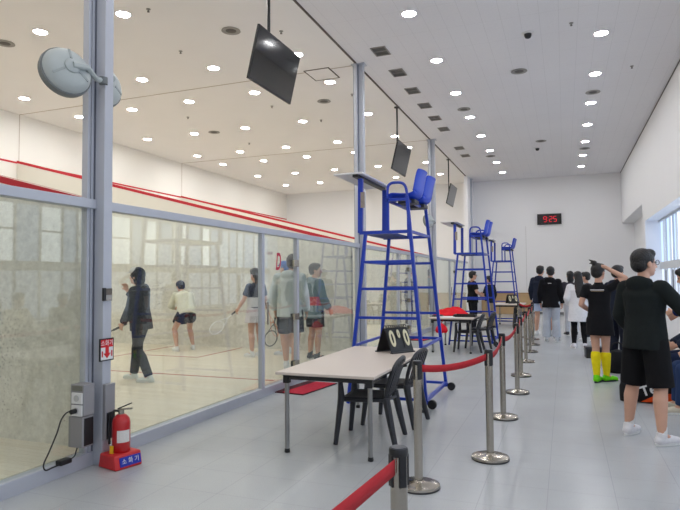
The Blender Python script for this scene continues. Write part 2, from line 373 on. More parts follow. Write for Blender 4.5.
# court dividing walls with sloping red top line
XB = XG-.16
for i, y in enumerate(PART[:4]):
    z = lambda x: 2.25+(XG-x)*.2605
    prof = [(XB, FZ-.05), (XA, FZ-.05), (XA, z(XA)), (XB, z(XB))]
    w = MB().prism([(x, y-.06, zz) for x, zz in prof], (0, .12, 0)).build('wall_side' if i == 0 else 'wall_side.%03d' % i, M_SIDE, None, False)
    struct(w, 'ball-marked white wall dividing two squash courts, %s from the camera end' % ORD[i], 'wall')
    for s in (-1, 1):
        MB().prism([(XB, y+s*.06, z(XB)-.06), (XA, y+s*.06, z(XA)-.06), (XA, y+s*.06, z(XA)+.004), (XB, y+s*.06, z(XB)+.004)], (0, s*.003, 0)).build('out_line', M_RED, w, False)['label'] = 'sloping red out line'

# glass back walls: bottom channel, top rail, posts, panes
def glass_wall(i, y0, y1, muls, door=None):
    root = bpy.data.objects.new('wall_glass' if i == 0 else 'wall_glass.%03d' % i, None); C.objects.link(root)
    struct(root, 'aluminium framed glass back wall of a squash court, %s from the camera' % ORD[i], 'glass wall')
    ch = MB().bb((XG-.06, y0, -.01), (XG+.035, y1, .112)).build('bottom_channel', M_ALU, root, False, bevel=.006)
    MB().bb((XG-.05, y0, 2.175), (XG+.05, y1, 2.255)).build('top_rail', M_ALU, root, False, bevel=.005)
    ed = [y0+.05]+muls+[y1-.05]
    for a, b in zip(ed, ed[1:]):
        dr = door and abs(a-door[0]) < .01
        g = MB().bb((XG-.006, a+.012, .112), (XG+.006, b-.012, 2.175)).build('glass_door' if dr else 'glass_pane', GLASS, root, False)
    for k, y in enumerate(muls):
        MB().bb((XG-.03, y-.035, .10), (XG+.035, y+.035, 2.18)).build('mullion', M_ALU, root, False, bevel=.004)
    if door:
        for z in (.30, 1.0, 1.80):
            hg = MB().bb((XG+.008, door[1]-.14, z-.05), (XG+.045, door[1]+.02, z+.05)).build('hinge', M_CHROME, root, False, bevel=.006)
            hg['label'] = 'steel glass door hinge'
            MB().bb((XG-.03, door[1]-.14, z-.05), (XG-.008, door[1]-.02, z+.05)).build('hinge_plate', M_DARKG, hg, False, bevel=.004)
        MB().cyl((XG+.05, door[0]+.09, .95), (XG+.05, door[0]+.09, 1.25), .012).build('door_handle', M_CHROME, root)
    return root
glass_wall(0, PART[0]+.06, PART[1]-.06, [-.5, 1.0])
gw1 = glass_wall(1, PART[1]+.06, PART[2]-.06, [6.93, 8.02], (6.93, 8.02))
glass_wall(2, PART[2]+.06, PART[3]-.06, [13.80, 14.90], (13.80, 14.90))
glass_wall(3, PART[3]+.06, PART[4]-.06, [20.65, 21.75], (20.65, 21.75))
M_DECAL = mat('decal_red', (196, 30, 70), .5)
RX90 = (PI/2, 0, PI/2)
dl = text_mesh('door_letter', 'D', .34, M_DECAL, gw1, (XG+.009, 7.41, 1.80), RX90, .0008, bold=.006, shear=.22, sx=.62); dl['label'] = 'red slanted letter'
text_mesh('door_lettering', 'COURT', .055, mat('decal_grey', (150, 120, 130), .5), gw1, (XG+.009, 7.17, 1.92), RX90, .0008)
B('wall_glass.004', (XG-.08, PART[4]+.06, 0), (XG+.06, YF, H), M_WALL, 'white pier closing the row of courts at the end wall', 'wall')

# tall posts between the courts
def post(n, y, lab):
    root = bpy.data.objects.new('trim_%d' % (n+6), None); C.objects.link(root); struct(root, lab, 'post')
    MB().bb((XG+.03, y-.05, 0), (XG+.13, y+.05, H)).build('post_face', M_ALU, root, False, bevel=.006)
    MB().bb((XG-.08, y-.05, 0), (XG+.03, y+.05, H)).build('post_core', M_ALUD, root, False, bevel=.004)
    MB().bb((XG-.045, y-.125, 0), (XG+.02, y-.095, H)).build('side_channel', M_ALU, root, False, bevel=.003)
    MB().bb((XG-.045, y-.085, 0), (XG+.02, y-.055, H)).build('side_channel', M_ALU, root, False, bevel=.003)
    MB().bb((XG-.04, y-.12, 0), (XG+.008, y-.04, H)).build('channel_gap', M_ALUD, root, False)
    MB().bb((XG-.11, y-.09, H-.025), (XG+.17, y+.09, H-.001)).build('head_plate', M_ALU, root, False)
    return root
post(0, PART[1]-.05, 'tall aluminium post beside the fire extinguisher, floor to ceiling')
post(1, PART[2], 'tall aluminium post behind the first blue umpire tower')
post(2, PART[3], 'tall aluminium post behind the second blue umpire tower')
post(3, PART[4]+.9, 'tall aluminium post at the corner of the white end wall')

# ------------------------------------------------------------------ ceiling fittings
E_LAMP = emit('led_diffuser', (.98, .985, 1.0), 80)
E_LAMPC = emit('led_diffuser_court', (1.0, .985, .965), 88)
lamp_proto = {}
def downlight(x, y, label, group, warm):
    key = warm
    if key not in lamp_proto:
        t = thing('ceiling_light', label, 'ceiling light', (x, y, H), 0, group)
        MB().lathe([(.112, 0), (.132, -.002), (.132, -.008), (.112, -.010), (.110, -.004)], n=28).build('rim', M_WHITEP, t)
        MB().lathe([(.109, .002), (.109, -.006)], n=28).build('diffuser', E_LAMPC if warm else E_LAMP, t)
        lamp_proto[key] = t
        return t
    t = copy_tree(lamp_proto[key]); t.location = (x, y, H); tag(t, label, 'ceiling light', group)
    return t
extra = []
def lamp_row(xs, ys, warm, rowname, group):
    k = 0
    for y in ys:
        if in_view((xs, y, H), -2):
            downlight(xs, y, 'round recessed downlight, %s in view along %s' % (ORD[min(k, 13)], rowname), group, warm); k += 1
        else: extra.append((xs, y, warm))
lamp_row(-2.27, [9.12+2.19*i for i in range(-5, 8)], False, 'the row beside the air vents', 'corridor downlights')
lamp_row(.70, [11.14+2.2*i for i in range(-6, 7)], False, 'the row nearer the window wall', 'corridor downlights')
cy = []
for p in (.55, 7.4, 14.33, 21.2): cy += [p-2.65, p, p+2.6]
for xs, nm in ((-4.70, 'the court row next to the glass'), (-6.57, 'the second court row in from the glass'), (-8.36, 'the middle court row'), (-10.07, 'the fourth court row in from the glass'), (-11.77, 'the court row next to the front wall')):
    lamp_row(xs, cy, True, nm, 'court downlights')
for x, y, warm in extra:
    if y < YB+.3: continue
    ld = bpy.data.lights.new('ceiling_lamp', 'AREA'); ld.shape = 'DISK'; ld.size = .22; ld.energy = 78*PI*PI*.0119
    ld.color = (1.0, .985, .965) if warm else (.98, .985, 1.0)
    lo = bpy.data.objects.new('ceiling_lamp', ld); C.objects.link(lo); lo.location = (x, y, H-.012)
    if warm and y < 3.9: ld.energy *= .5
# square louvre vents
vp = None
for i, y in enumerate([10.44, 11.68, 12.94, 14.19, 15.41, 16.65, 19.29, 20.56]):
    lab = 'small dark louvred ceiling vent, %s along the vent row' % ORD[i]
    if vp is None:
        vp = thing('ceiling_vent', lab, 'vent', (-3.16, y, H), 0, 'louvred vents')
        MB().bb((-.135, -.20, -.004), (.135, .20, .004)).build('backing', M_VENTD, vp, False)
        f = MB()
        for a in (-1, 1): f.bb((a*.135-.01, -.21, -.016), (a*.135+.01, .21, 0)); f.bb((-.145, a*.20-.01, -.016), (.145, a*.20+.01, 0))
        f.bb((-.135, -.01, -.014), (.135, .01, 0)); f.build('frame', M_VENT, vp, False)
        f = MB()
        for k in range(-6, 7):
            if k: f.box((0, k*.03, -.008), (.26, .014, .004), Matrix.Rotation(.5, 3, 'X'))
        f.build('louvre', M_VENT, vp, False)
    else:
        c = copy_tree(vp); c.location = (-3.16, y, H); tag(c, lab, 'vent', 'louvred vents')
# round air diffusers and small fittings
rp = None
for x, y, nm in [(-.79, 12.56, 'over the middle of the corridor'), (.71, 14.65, 'between the downlights of the window row'), (-2.3, 14.87, 'between the downlights of the vent row'), (.72, 21.0, 'far down the window row of downlights'), (-2.35, 21.0, 'far down the vent row of downlights'),
                 (-.6, 19.3, 'far down the middle of the corridor'), (-5.29, 8.59, 'in the court ceiling near the first hanging television'), (-5.34, 12.89, 'in the court ceiling beyond the access hatch'), (-9.43, 14.39, 'deep in the court ceiling'), (-9.35, 7.52, 'in the court ceiling beyond the round grey fan')]:
    lab = 'round grey ceiling diffuser ' + nm
    if rp is None:
        rp = thing('ceiling_diffuser', lab, 'vent', (x, y, H), 0, 'round diffusers')
        MB().lathe([(.10, .002), (.16, -.002), (.165, -.012), (.13, -.018), (.10, -.010)], n=28).build('rim', M_VENT, rp)
        MB().lathe([(.10, .001), (.09, -.012), (.05, -.02), (.01, -.02)], n=24).build('cone', M_VENTD, rp)
    else:
        c = copy_tree(rp); c.location = (x, y, H); tag(c, lab, 'vent', 'round diffusers')
sp = None
for x, y, nm in [(.2, 10.5, 'over the corridor before the first window-row downlight'), (1.38, 13.14, 'near the window wall'), (-4.5, 8.94, 'in the court ceiling by the first television pole'), (-6.08, 7.41, 'in the court ceiling beside the near aluminium post'), (-6.65, 9.02, 'in the court ceiling in front of the near downlights'), (-9.19, 12.79, 'deep in the court ceiling'),
                 (-6.69, 12.77, 'in the court ceiling among the middle downlights'), (-6.06, 14.41, 'in the second court ceiling'), (-4.53, 12.65, 'in the second court ceiling close to its post'), (-9.18, 15.98, 'far in the second court ceiling')]:
    lab = 'small ceiling sprinkler head ' + nm
    if sp is None:
        sp = thing('ceiling_sprinkler', lab, 'sprinkler', (x, y, H), 0, 'sprinkler heads')
        MB().lathe([(.036, .001), (.036, -.006), (.014, -.010), (.012, -.024), (.018, -.027), (.018, -.03)], n=16).build('rosette', M_VENT, sp)
        MB().lathe([(.008, -.03), (.006, -.042), (.022, -.044), (.022, -.047)], n=12).build('deflector', M_VENTD, sp)
    else:
        c = copy_tree(sp); c.location = (x, y, H); tag(c, lab, 'sprinkler', 'sprinkler heads')
for k, (x, y, lab) in enumerate([(-.51, 10.65, 'dark dome security camera on the corridor ceiling'), (-.75, 20.3, 'small dome security camera far along the corridor ceiling')]):
    t = thing('ceiling_camera', lab, 'camera', (x, y, H))
    MB().lathe([(.11, .001), (.11, -.012), (.075, -.02)], n=24).build('base_ring', M_WHITEP, t)
    MB().lathe([(.065, -.018), (.062, -.05), (.045, -.085), (.01, -.10)], n=20).build('dome', M_BLACK, t)
t = thing('access_hatch', 'square framed access hatch in the court ceiling above the glass', 'hatch', (-4.67, 11.17, H))
MB().bb((-.26, -.30, -.006), (.26, .30, .004)).build('cover', M_CEILC, t, False)
f = MB()
for a in (-1, 1): f.bb((a*.27-.012, -.325, -.010), (a*.27+.012, .325, .002)); f.bb((-.282, a*.312-.012, -.010), (.282, a*.312+.012, .002))
f.build('frame', M_LINE, t, False)

# ------------------------------------------------------------------ televisions
def tv(lab, y):
    t = thing('hanging_television', lab, 'television', (-3.74, y, H))
    zc, w, h = 4.55-H, 1.26, .72
    R = Matrix.Rotation(math.radians(13.5), 3, 'Y')
    def at(p): return R @ V(p)+V((0, 0, zc))
    MB().box(at((0, 0, 0)), (.035, w, h), R).build('housing', M_BLACK, t, False, bevel=.006)
    MB().box(at((.018, 0, .006)), (.004, w-.02, h-.035), R).build('screen', mat('tv_screen', (9, 10, 13), .10, 0, .02, 5, coat=.3), t, False)
    MB().box(at((-.035, 0, .02)), (.05, .5, .3), R).build('back_cover', M_BLACK, t, False, bevel=.01)
    MB().cyl((-.10, 0, zc+.06), (-.10, 0, -.001), .022).build('ceiling_pole', M_BLACK, t)
    MB().box((-.085, 0, zc+.05), (.08, .2, .16), R).build('mount', M_BLACK, t, False, bevel=.01)
    MB().lathe([(.07, 0), (.07, -.02), (.03, -.035)], (-.10, 0, 0), 20).build('ceiling_cup', M_BLACK, t)
    return t
tv('black flat television hanging over the first glass court, largest in view', 7.24)
tv('black flat television on a pole above the first blue umpire tower', 14.05)
tv('black flat television on a pole far off, past the second aluminium post', 21.0)

# round wall fans clamped to the posts
def fan(lab, loc, ax, arm):
    t = thing('wall_fan', lab, 'fan', loc)
    ax = V(ax).normalized()
    MB().lathe([(.02, .095), (.09, .09), (.15, .07), (.185, .035), (.196, .004), (.19, -.04), (.02, -.045)], (0, 0, 0), 40, ax).build('shell', M_GREYP, t)
    MB().lathe([(.194, .006), (.206, .0), (.21, -.03), (.204, -.062), (.185, -.066)], (0, 0, 0), 40, ax).build('guard_ring', M_GREYD, t)
    sd = ax.cross(V((0, 0, 1))).normalized(); sv = ax.cross(sd)
    for k in range(3):
        an = k*2*PI/3+.5; u = sd*math.cos(an)+sv*math.sin(an)
        MB().bar(u*.07+ax*.094, u*.165+ax*.066, .018, .008, ax).build('rib', mat('grey_rib', (156, 164, 164), .5), t, False)
    MB().lathe([(.187, -.038), (.187, -.06), (.15, -.075), (.08, -.085), (.01, -.085)], (0, 0, 0), 36, ax).build('grille', M_GREYD, t)
    MB().lathe([(.06, .085), (.06, .105), (.045, .115), (.01, .115)], (0, 0, 0), 24, ax).build('pivot', M_GREYP, t)
    MB().tube([ax*.11, ax*.13+V(arm)*.35, V(arm)*.8, V(arm)], [.028, .024, .022, .028], 10).build('arm', M_GREYP, t)
    MB().lathe([(.035, -.03), (.035, .03)], V(arm), 20, V((0, 0, 1))).build('clamp', M_GREYD, t)
    return t
fan('round grey wall fan on an arm, camera side of the near post', (-3.74, 3.57, 3.26), (1.2, -.42, .30), (.06, .34, .02))
fan('round grey wall fan half hidden behind the near post', (-3.96, 4.20, 3.37), (.75, -.1, .2), (.18, -.16, -.05))
fan('small far-off round grey fan beside the second umpire tower seat', (-3.78, 17.30, 3.3), (1.0, -.50, .16), (.08, .43, -.03))

# ------------------------------------------------------------------ things on the near post
PY = PART[1]-.01
t = thing('power_box', 'grey power box with white sockets on the near post', 'socket box', (-3.68, PY-.1, 0))
MB().bb((-.125, -.20, .455), (.015, -.08, .71)).build('upper_box', M_BOXG, t, False, bevel=.006)
MB().bb((-.14, -.205, .20), (.008, -.08, .45)).build('lower_box', M_BOXG, t, False, bevel=.006)
MB().bb((.0, -.185, .215), (.013, -.09, .435)).build('dark_opening', M_BLACK, t, False)
for z in (.60, .50):
    q = MB().bb((-.105, -.212, z-.045), (.005, -.198, z+.045)).build('socket', M_WHITEP, t, False, bevel=.004)
    MB().lathe([(.026, -.002), (.026, .003)], (-.05, -.213, z), 16, (0, -1, 0)).build('socket_face', mat('socket_grey', (190, 190, 190), .5), q)  # round socket face, slightly greyer than its white plate
MB().bb((-.105, -.206, .66), (.005, -.198, .70)).build('switch_plate', mat('olive_plate', (120, 120, 112), .5), t, False)
t = thing('trunking_box', 'plain grey metal box with a dark opening behind the fire extinguisher', 'metal box', (-3.655, PART[1]-.05, 0))
MB().bb((-.0145, -.05, .21), (.02, .065, .68)).build('case', M_BOXG, t, False, bevel=.006)
MB().bb((.018, -.035, .22), (.0225, .06, .44)).build('dark_opening', M_BLACK, t, False)
t = thing('extinguisher_sign', 'small red and white fire extinguisher arrow sign on the near post', 'sign', (XG+.131, PY-.055, .97))
MB().bb((0, -.08, -.095), (.012, .08, .095)).build('frame', M_BLACK, t, False)
M_SGR = mat('sign_red', (206, 24, 34), .5)
MB().bb((.011, -.07, .02), (.0135, .07, .085)).build('red_field', M_SGR, t, False)
MB().bb((.011, -.07, -.085), (.0135, .07, .02)).build('white_field', M_WHITEP, t, False)
MB().prism([(.0135, y, z) for y, z in ((-.02, .03), (-.02, -.03), (-.042, -.03), (0, -.075), (.042, -.03), (.02, -.03), (.02, .03))], (.0015, 0, 0)).build('arrow', M_SGR, t, False)
text_mesh('lettering', '소화기', .052, M_WHITEP, t, (.0137, 0, .053), RX90, .0006)
MB().bb((.0135, .048, -.06), (.015, .062, -.01)).build('pictogram', M_SGR, t, False)
MB().bb((.0135, -.062, -.06), (.015, -.048, -.01)).build('pictogram', M_SGR, t, False)
t = thing('strike_plate', 'small black and silver latch plate on the near post', 'latch', (XG+.131, PY-.06, 1.44))
MB().bb((0, -.045, -.055), (.02, -.02, .055)).build('body', M_BLACK, t, False)
MB().bb((0, -.02, -.005), (.022, .05, .05)).build('cover', mat('bronze', (104, 96, 88), .4, .4), t, False)
MB().bb((0, -.02, -.055), (.022, .05, -.005)).build('plate', M_CHROME, t, False)

# extinguisher on its stand
t = thing('fire_extinguisher_stand', 'low red plastic stand with a blue label under the fire extinguisher', 'stand', (-3.53, 3.985, 0), math.radians(-14))
MB().prism([(x, -.13, z) for x, z in ((-.125, 0), (.125, 0), (.10, .12), (-.10, .12))], (0, .26, 0)).build('body', mat('red_stand', (200, 44, 48), .5), t, False, bevel=.015)
R = Matrix.Rotation(math.atan2(.025, .13), 3, 'Y').inverted()
lb = MB().box((.1155, .015, .06), (.006, .20, .075), R).build('label_plate', mat('label_blue', (28, 48, 168), .5), t, False)
text_mesh('lettering', '소 화 기', .05, M_WHITEP, lb, (.1192, .015, .06), (PI/2-.19, 0, PI/2), .0006)
t = thing('fire_extinguisher', 'red fire extinguisher standing on its red plastic stand', 'fire extinguisher', (-3.525, 3.985, .121), .1)
MB().lathe([(.01, 0), (.068, 0), (.074, .01), (.074, .24), (.066, .275), (.045, .30), (.028, .31), (.02, .31)], n=32).build('cylinder', mat('extinguisher_red', (186, 24, 30), .3, 0, .03, 8, coat=.3), t)
def lab_fn(u, v):
    a = -1.4+u*1.5; return V((.0755*math.cos(a), .0755*math.sin(a), .085+v*.10))
MB().grid(lab_fn, 12, 2).build('paper_label', mat('label_white', (222, 220, 216), .6, 0, .15, 90), t)
MB().cyl((0, 0, .305), (0, 0, .345), .024).build('valve', M_CHROME, t)
MB().bar((-.03, 0, .345), (.09, .02, .355), .022, .012).build('handle', M_CHROME, t, False)
MB().bar((-.03, 0, .352), (.085, .02, .40), .024, .01).build('lever', M_BLACK, t, False)
MB().tube([(-.02, 0, .335), (-.06, -.01, .335), (-.09, -.02, .30), (-.095, -.03, .2), (-.088, -.035, .06)], .011, 8).build('hose', M_BLACK, t)
tg = MB().box((-.03, -.085, .02), (.035, .004, .085)).build('yellow_tag', mat('tag_yellow', (238, 186, 26), .6), t, False)

# cable on the sill
t = thing('extension_cable', 'black power cord hanging from the socket box to the sill', 'cord', (-3.735, 3.67, 0))
pts = [(0.0, 0.04, .50), (-.02, -.04, .50), (-.03, -.09, .45), (-.02, -.14, .36), (-.01, -.22, .24), (0, -.28, .16), (.01, -.27, .115), (.0, -.20, .112), (.0, -.13, .115)]
def smooth_pts(P, k=6):
    P = [V(p) for p in P]; out = []
    for i in range(len(P)-1):
        p0, p1, p2, p3 = P[max(i-1, 0)], P[i], P[i+1], P[min(i+2, len(P)-1)]
        for j in range(k):
            s = j/k
            out.append(.5*((2*p1)+(p2-p0)*s+(2*p0-5*p1+4*p2-p3)*s*s+(3*p1-p0-3*p2+p3)*s**3))
    return out+[P[-1]]
MB().tube(smooth_pts(pts), .006, 8).build('cable', M_BLACK, t)
MB().cyl((0, .045, .50), (0, -.02, .50), .02).build('plug', M_BLACK, t)
MB().bb((-.035, -.14, .106), (.03, -.03, .146)).build('adaptor', M_BLACK, t, False, bevel=.008)
MB().tube(smooth_pts([(0, -.03, .125), (.0, .02, .14), (-.01, .05, .18), (-.01, .07, .22)]), .005, 8).build('lead', M_DARKG, t)

# ------------------------------------------------------------------ end wall: clock, low timber panel
t = thing('digital_clock', 'black digital wall clock with red digits on the end wall', 'clock', (-.56, YF, 4.06))
MB().bb((-.49, -.07, -.23), (.49, -.001, .23)).build('case', M_BLACK, t, False, bevel=.01)
MB().bb((-.45, -.074, -.19), (.45, -.069, .19)).build('face', mat('clock_face', (14, 8, 9), .25), t, False)
E_SEG = emit('clock_segment', (1.0, .04, .07), .7)
SEG = {'9': 'abcdfg', '2': 'abged', '5': 'afgcd'}
def digit(ch, cx, w=.11, h=.22):
    s = MB(); k = .022
    pos = {'a': (0, h/2, 1), 'g': (0, 0, 1), 'd': (0, -h/2, 1), 'f': (-w/2, h/4, 0), 'b': (w/2, h/4, 0), 'e': (-w/2, -h/4, 0), 'c': (w/2, -h/4, 0)}
    for q in SEG[ch]:
        x, z, hor = pos[q]
        s.box((cx+x, -.076, z), (w*.85, .004, k) if hor else (k, .004, h*.44))
    return s
for ch, cx in (('9', -.17), ('2', .06), ('5', .23)): digit(ch, cx).build('digit', E_SEG, t, False)
MB().box((-.055, -.076, .05), (.025, .004, .025)).box((-.055, -.076, -.05), (.025, .004, .025)).build('colon', E_SEG, t, False)
t = thing('timber_panel', 'low tan timber panel standing against the end wall', 'panel', (-2.4, YF-.03, 0))
MB().bb((-1.05, -.05, .0), (1.1, 0, .90)).build('board', mat('tan_timber', (196, 164, 122), .6, 0, .08, 6), t, False)
MB().bb((-1.07, -.065, .88), (1.12, 0, .92)).build('cap_rail', mat('tan_timber_cap', (176, 144, 104), .6, 0, .08, 6), t, False)

# ------------------------------------------------------------------ umpire towers
def tower(lab, y):
    t = thing('umpire_chair_tower', lab, 'umpire tower', (-2.06, y, 0), 0, 'blue umpire towers')
    def leg(side, end):                      # side: -1 court / +1 corridor ; end: -1 near / +1 far
        xb, xt = (.49, .25) if side > 0 else (-.51, -.29)
        zt = 2.58 if side > 0 else 2.14
        return lambda z: V((xb+(xt-xb)*z/zt, end*(.63-.12*z/2.58), z))
    L = {(s, e): leg(s, e) for s in (-1, 1) for e in (-1, 1)}
    for (s, e), f in L.items():
        MB().bar(f(.0 if s < 0 else .05), f(2.58 if s > 0 else 2.14), .042).build('leg', M_BLUE, t, False, bevel=.004)
    for e in (-1, 1):
        for z in ((.10, 1.07, 1.43, 1.77) if e < 0 else (.10, .72, 1.07, 1.43, 1.77)):
            MB().bar(L[(-1, e)](z), L[(1, e)](z), .034).build('rung', M_BLUE, t, False, bevel=.003)
        MB().bar(L[(-1, e)](2.14)+V((-.08, 0, 0)), L[(1, e)](2.14), .04).build('platform_rail', M_BLUE, t, False, bevel=.003)
        MB().bar(L[(-1, e)](2.14)+V((-.07, 0, 0)), L[(-1, e)](2.14)+V((-.06, 0, .70)), .062, .05).build('desk_upright', M_BLUE, t, False, bevel=.004)
    for s in (-1, 1):
        for z in ((.10, .72) if s > 0 else (.72, 1.77)):
            MB().bar(L[(s, -1)](z), L[(s, 1)](z), .042 if z < .2 else .034).build('side_bar', M_BLUE, t, False, bevel=.003)
    MB().bar(L[(1, -1)](2.14), L[(1, 1)](2.14), .034).build('side_bar', M_BLUE, t, False, bevel=.003)
    MB().bar(L[(1, -1)](2.53), L[(1, 1)](2.53), .034).build('seat_rail', M_BLUE, t, False, bevel=.003)
    MB().bb((-.37, -.53, 2.13), (-.02, .53, 2.165)).build('platform', mat('blue_deck', (20, 44, 120), .6), t, False, bevel=.004)
    for e in (-1, 1):
        y0 = e*.52
        MB().bar((0, y0, 2.14), (0, y0, 2.60), .036).build('seat_post', M_BLUE, t, False, bevel=.003)
        MB().bar((-.02, y0, 2.545), (.27, y0, 2.545), .036).build('seat_beam', M_BLUE, t, False, bevel=.003)
        a = [(0, y0, 2.58), (0, y0, 2.67), (.012, y0, 2.725), (.05, y0, 2.755), (.10, y0, 2.76), (.17, y0, 2.755), (.215, y0, 2.73), (.24, y0, 2.68), (.255, y0, 2.58)]
        MB().tube(smooth_pts(a, 4), .018, 8).build('armrest', M_BLUE, t)
    MB().bar((0, -.52, 2.54), (0, .52, 2.54), .034).build('seat_rail', M_BLUE, t, False, bevel=.003)
    # writing desk
    MB().bb((-.68, -.64, 2.885), (-.29, .64, 2.907)).build('desk_board', mat('desk_grey', (226, 226, 228), .5), t, False, bevel=.003)
    d = MB()
    d.bb((-.43, -.62, 2.85), (-.36, .62, 2.884))
    d.build('desk_frame', M_BLACK, t, False)
    MB().bb((-.375+.03, -.565, 2.46), (-.32+.03, -.556, 2.66)).build('sticker', mat('silver_sticker', (150, 140, 132), .4, .3, .3, 40), t, False)
    # two bucket seats side by side
    prof = [(-.20, .00), (-.16, .03), (-.05, .015), (.06, .01), (.13, .03), (.165, .08), (.182, .16), (.202, .26), (.222, .34), (.24, .365)]
    def seat_fn(u, v):
        k = u*(len(prof)-1); i = min(int(k), len(prof)-2); f = k-i
        x = prof[i][0]*(1-f)+prof[i+1][0]*f; z = prof[i][1]*(1-f)+prof[i+1][1]*f
        w = .235*(1-.10*max(0, u-.8)/.2); s = (v-.5)*2
        lift = .05*abs(s)**3
        return V((x-lift*(.9 if u > .5 else 0), s*w, z+(lift if u <= .55 else 0)))
    for e in (-1, 1):
        o = MB().grid(seat_fn, 22, 11).build('seat', M_BLUEP, t, True, solid=.022, sub=1, angle=180); o.location = (.195, e*.262, 2.562)
        b = MB().bb((-.10, -.12, -.05), (.12, .12, .0)).build('seat_bracket', M_DARKG, o, False, bevel=.006)
    for e in (-1, 1):
        MB().lathe([(.012, -.022), (.05, -.022), (.055, -.015), (.055, .015), (.05, .022), (.012, .022)], (.555, e*.63, .056), 20, (0, 1, 0)).build('wheel', M_BLACK, t)
        MB().bar((.49, e*.63, .09), (.555, e*.63, .056), .03).build('wheel_bracket', M_BLUE, t, False)
    return t
tw1 = tower('blue umpire tower with two seats behind the first table, largest of three', 7.56)
for lab, y in (('blue umpire tower behind the table with the red cloth', 14.42), ('blue umpire tower farthest down the corridor, by the end wall', 21.2)):
    c = copy_tree(tw1); c.location.y = y; c.location.x += .07*(y > 20); tag(c, lab, 'umpire tower', 'blue umpire towers')

# ------------------------------------------------------------------ tables
def table(lab, x, y, L=2.13, W=.93):
    t = thing('folding_table', lab, 'table', (x, y, 0), 0, 'pale laminate tables')
    MB().bb((-W/2, -L/2, .705), (W/2, L/2, .73)).build('tabletop', M_TABLE, t, False, bevel=.005)
    f = MB()
    for e in (-1, 1):
        f.bb((-W/2+.05, e*(L/2-.10)-.02, .655), (W/2-.05, e*(L/2-.10)+.02, .704))
        f.bb((e*(W/2-.07)-.015, -L/2+.09, .66), (e*(W/2-.07)+.015, L/2-.09, .704))
    f.build('frame', M_BLACK, t, False)
    for sx in (-1, 1):
        for sy in (-1, 1):
            lx, ly = sx*(W/2-.07), sy*(L/2-.10)
            l = MB().cyl((lx, ly, .03), (lx, ly, .65), .021, n=20).build('leg', M_STEEL, t)
            MB().bb((lx-.028, ly-.028, .62), (lx+.028, ly+.028, .704)).build('corner_bracket', M_BLACK, l, False, bevel=.004)
            MB().lathe([(.024, 0), (.026, .012), (.022, .035)], (lx, ly, 0), 16).build('foot', M_BLACK, l)
    return t
table('pale laminate table holding the black flip scoreboard, first from the camera', -1.975, 5.765)
tb = table('pale laminate table with the red cloth, tray and papers on it', -2.24, 12.98, 1.6)
table('pale laminate table in front of the farthest umpire tower', -1.68, 19.7, 1.6)

# flip scoreboards
def scoreboard(lab, loc, rz):
    t = thing('flip_scoreboard', lab, 'scoreboard', loc, rz)
    for s in (-1, 1):
        MB().prism([(x, s*(.13), 0) for x in (-.17, .17)]+[(x, s*.018, .27) for x in (.17, -.17)], (0, s*-.006, 0)).build('board', M_BLACK, t, False)
        MB().bb((-.17, s*.13-.02, 0), (.17, s*.13+.02, .012)).build('foot_lip', M_DARKG, t, False)
    rg = MB()
    for k in range(10): rg.tube([(-.145+k*.0325, .028*math.cos(a*PI/5), .272+.028*math.sin(a*PI/5)) for a in range(10)], .005, 6, closed=True)
    rg.build('ring', M_DARKG, t)
    T = math.atan2(.112, .27)
    for cx, w, h, sz in ((-.105, .11, .20, .25), (0, .06, .10, .12), (.105, .11, .20, .25)):
        q = Matrix.Rotation(T, 3, 'X').inverted()
        p = V((cx, -.018-.112*(.02+h/2)/.27-.008, .27-.02-h/2))
        cdp = MB().box(p, (w, .003, h), Matrix.Rotation(-T, 3, 'X')).build('score_card', M_BLACK, t, False)
        text_mesh('digit', '0', sz, mat('digit_cream', (216, 210, 176), .6), cdp, p+V((0, -.004, .001)), (PI/2-T, 0, 0), .0008, bold=.008, sx=.62)
    return t
scoreboard('black flip scoreboard with cream digits on the first table', (-1.81, 6.42, .73), math.radians(58))
scoreboard('black flip scoreboard on the farthest table', (-1.62, 19.8, .73), math.radians(30))

# things on the second table
t = thing('red_cloth', 'crumpled red cloth heaped on the second table', 'cloth', (-2.42, 13.35, .73))
def cloth(u, v):
    a = u*2*PI; r = v*.5
    x, y = r*math.cos(a)*.85, r*math.sin(a)*.9
    z = .15*(1-v**2.2)*(1+.35*math.sin(5*a+3*v)*v)+.018*math.sin(13*x+4*y)+.02*math.sin(23*y)*(1-v)
    return V((x, y, max(.004, z)))
MB().grid(cloth, 40, 12).build('cloth', fabric((222, 32, 44)), t, True, solid=.01, angle=180)
t = thing('tray', 'black tray lying on the second table beside the red cloth', 'tray', (-2.02, 12.75, .73))
MB().bb((-.22, -.16, .001), (.22, .16, .012)).build('base', M_BLACK, t, False)
r = MB()
for a in (-1, 1): r.bb((a*.22-.01, -.17, 0), (a*.22+.01, .17, .05)); r.bb((-.23, a*.16-.01, 0), (.23, a*.16+.01, .05))
r.build('rim', M_BLACK, t, False)
tag(MB().box((-2.36, 12.52, .734), (.30, .36, .004), Matrix.Rotation(.3, 3, 'Z')).build('paper_sheet', mat('paper', (236, 238, 240), .7), None, False), 'white sheets of paper on the near end of the second table', 'paper')
tag(MB().box((-2.62, 12.75, .745), (.12, .36, .026), Matrix.Rotation(-.2, 3, 'Z')).build('clipboard', M_BLACK, None, False, bevel=.004), 'black folder lying on the second table by the glass', 'folder')
t = thing('hanging_bag', 'small red cloth bag hanging under the second table edge', 'bag', (-2.40, 12.05, .43))
MB().lathe([(.02, 0), (.11, .01), (.13, .05), (.11, .12), (.05, .18), (.02, .2)], n=18).build('pouch', fabric((214, 30, 46)), t)
MB().tube([(0, 0, .2), (.02, 0, .25), (.03, 0, .285)], .008).build('strap', fabric((150, 20, 34)), t)

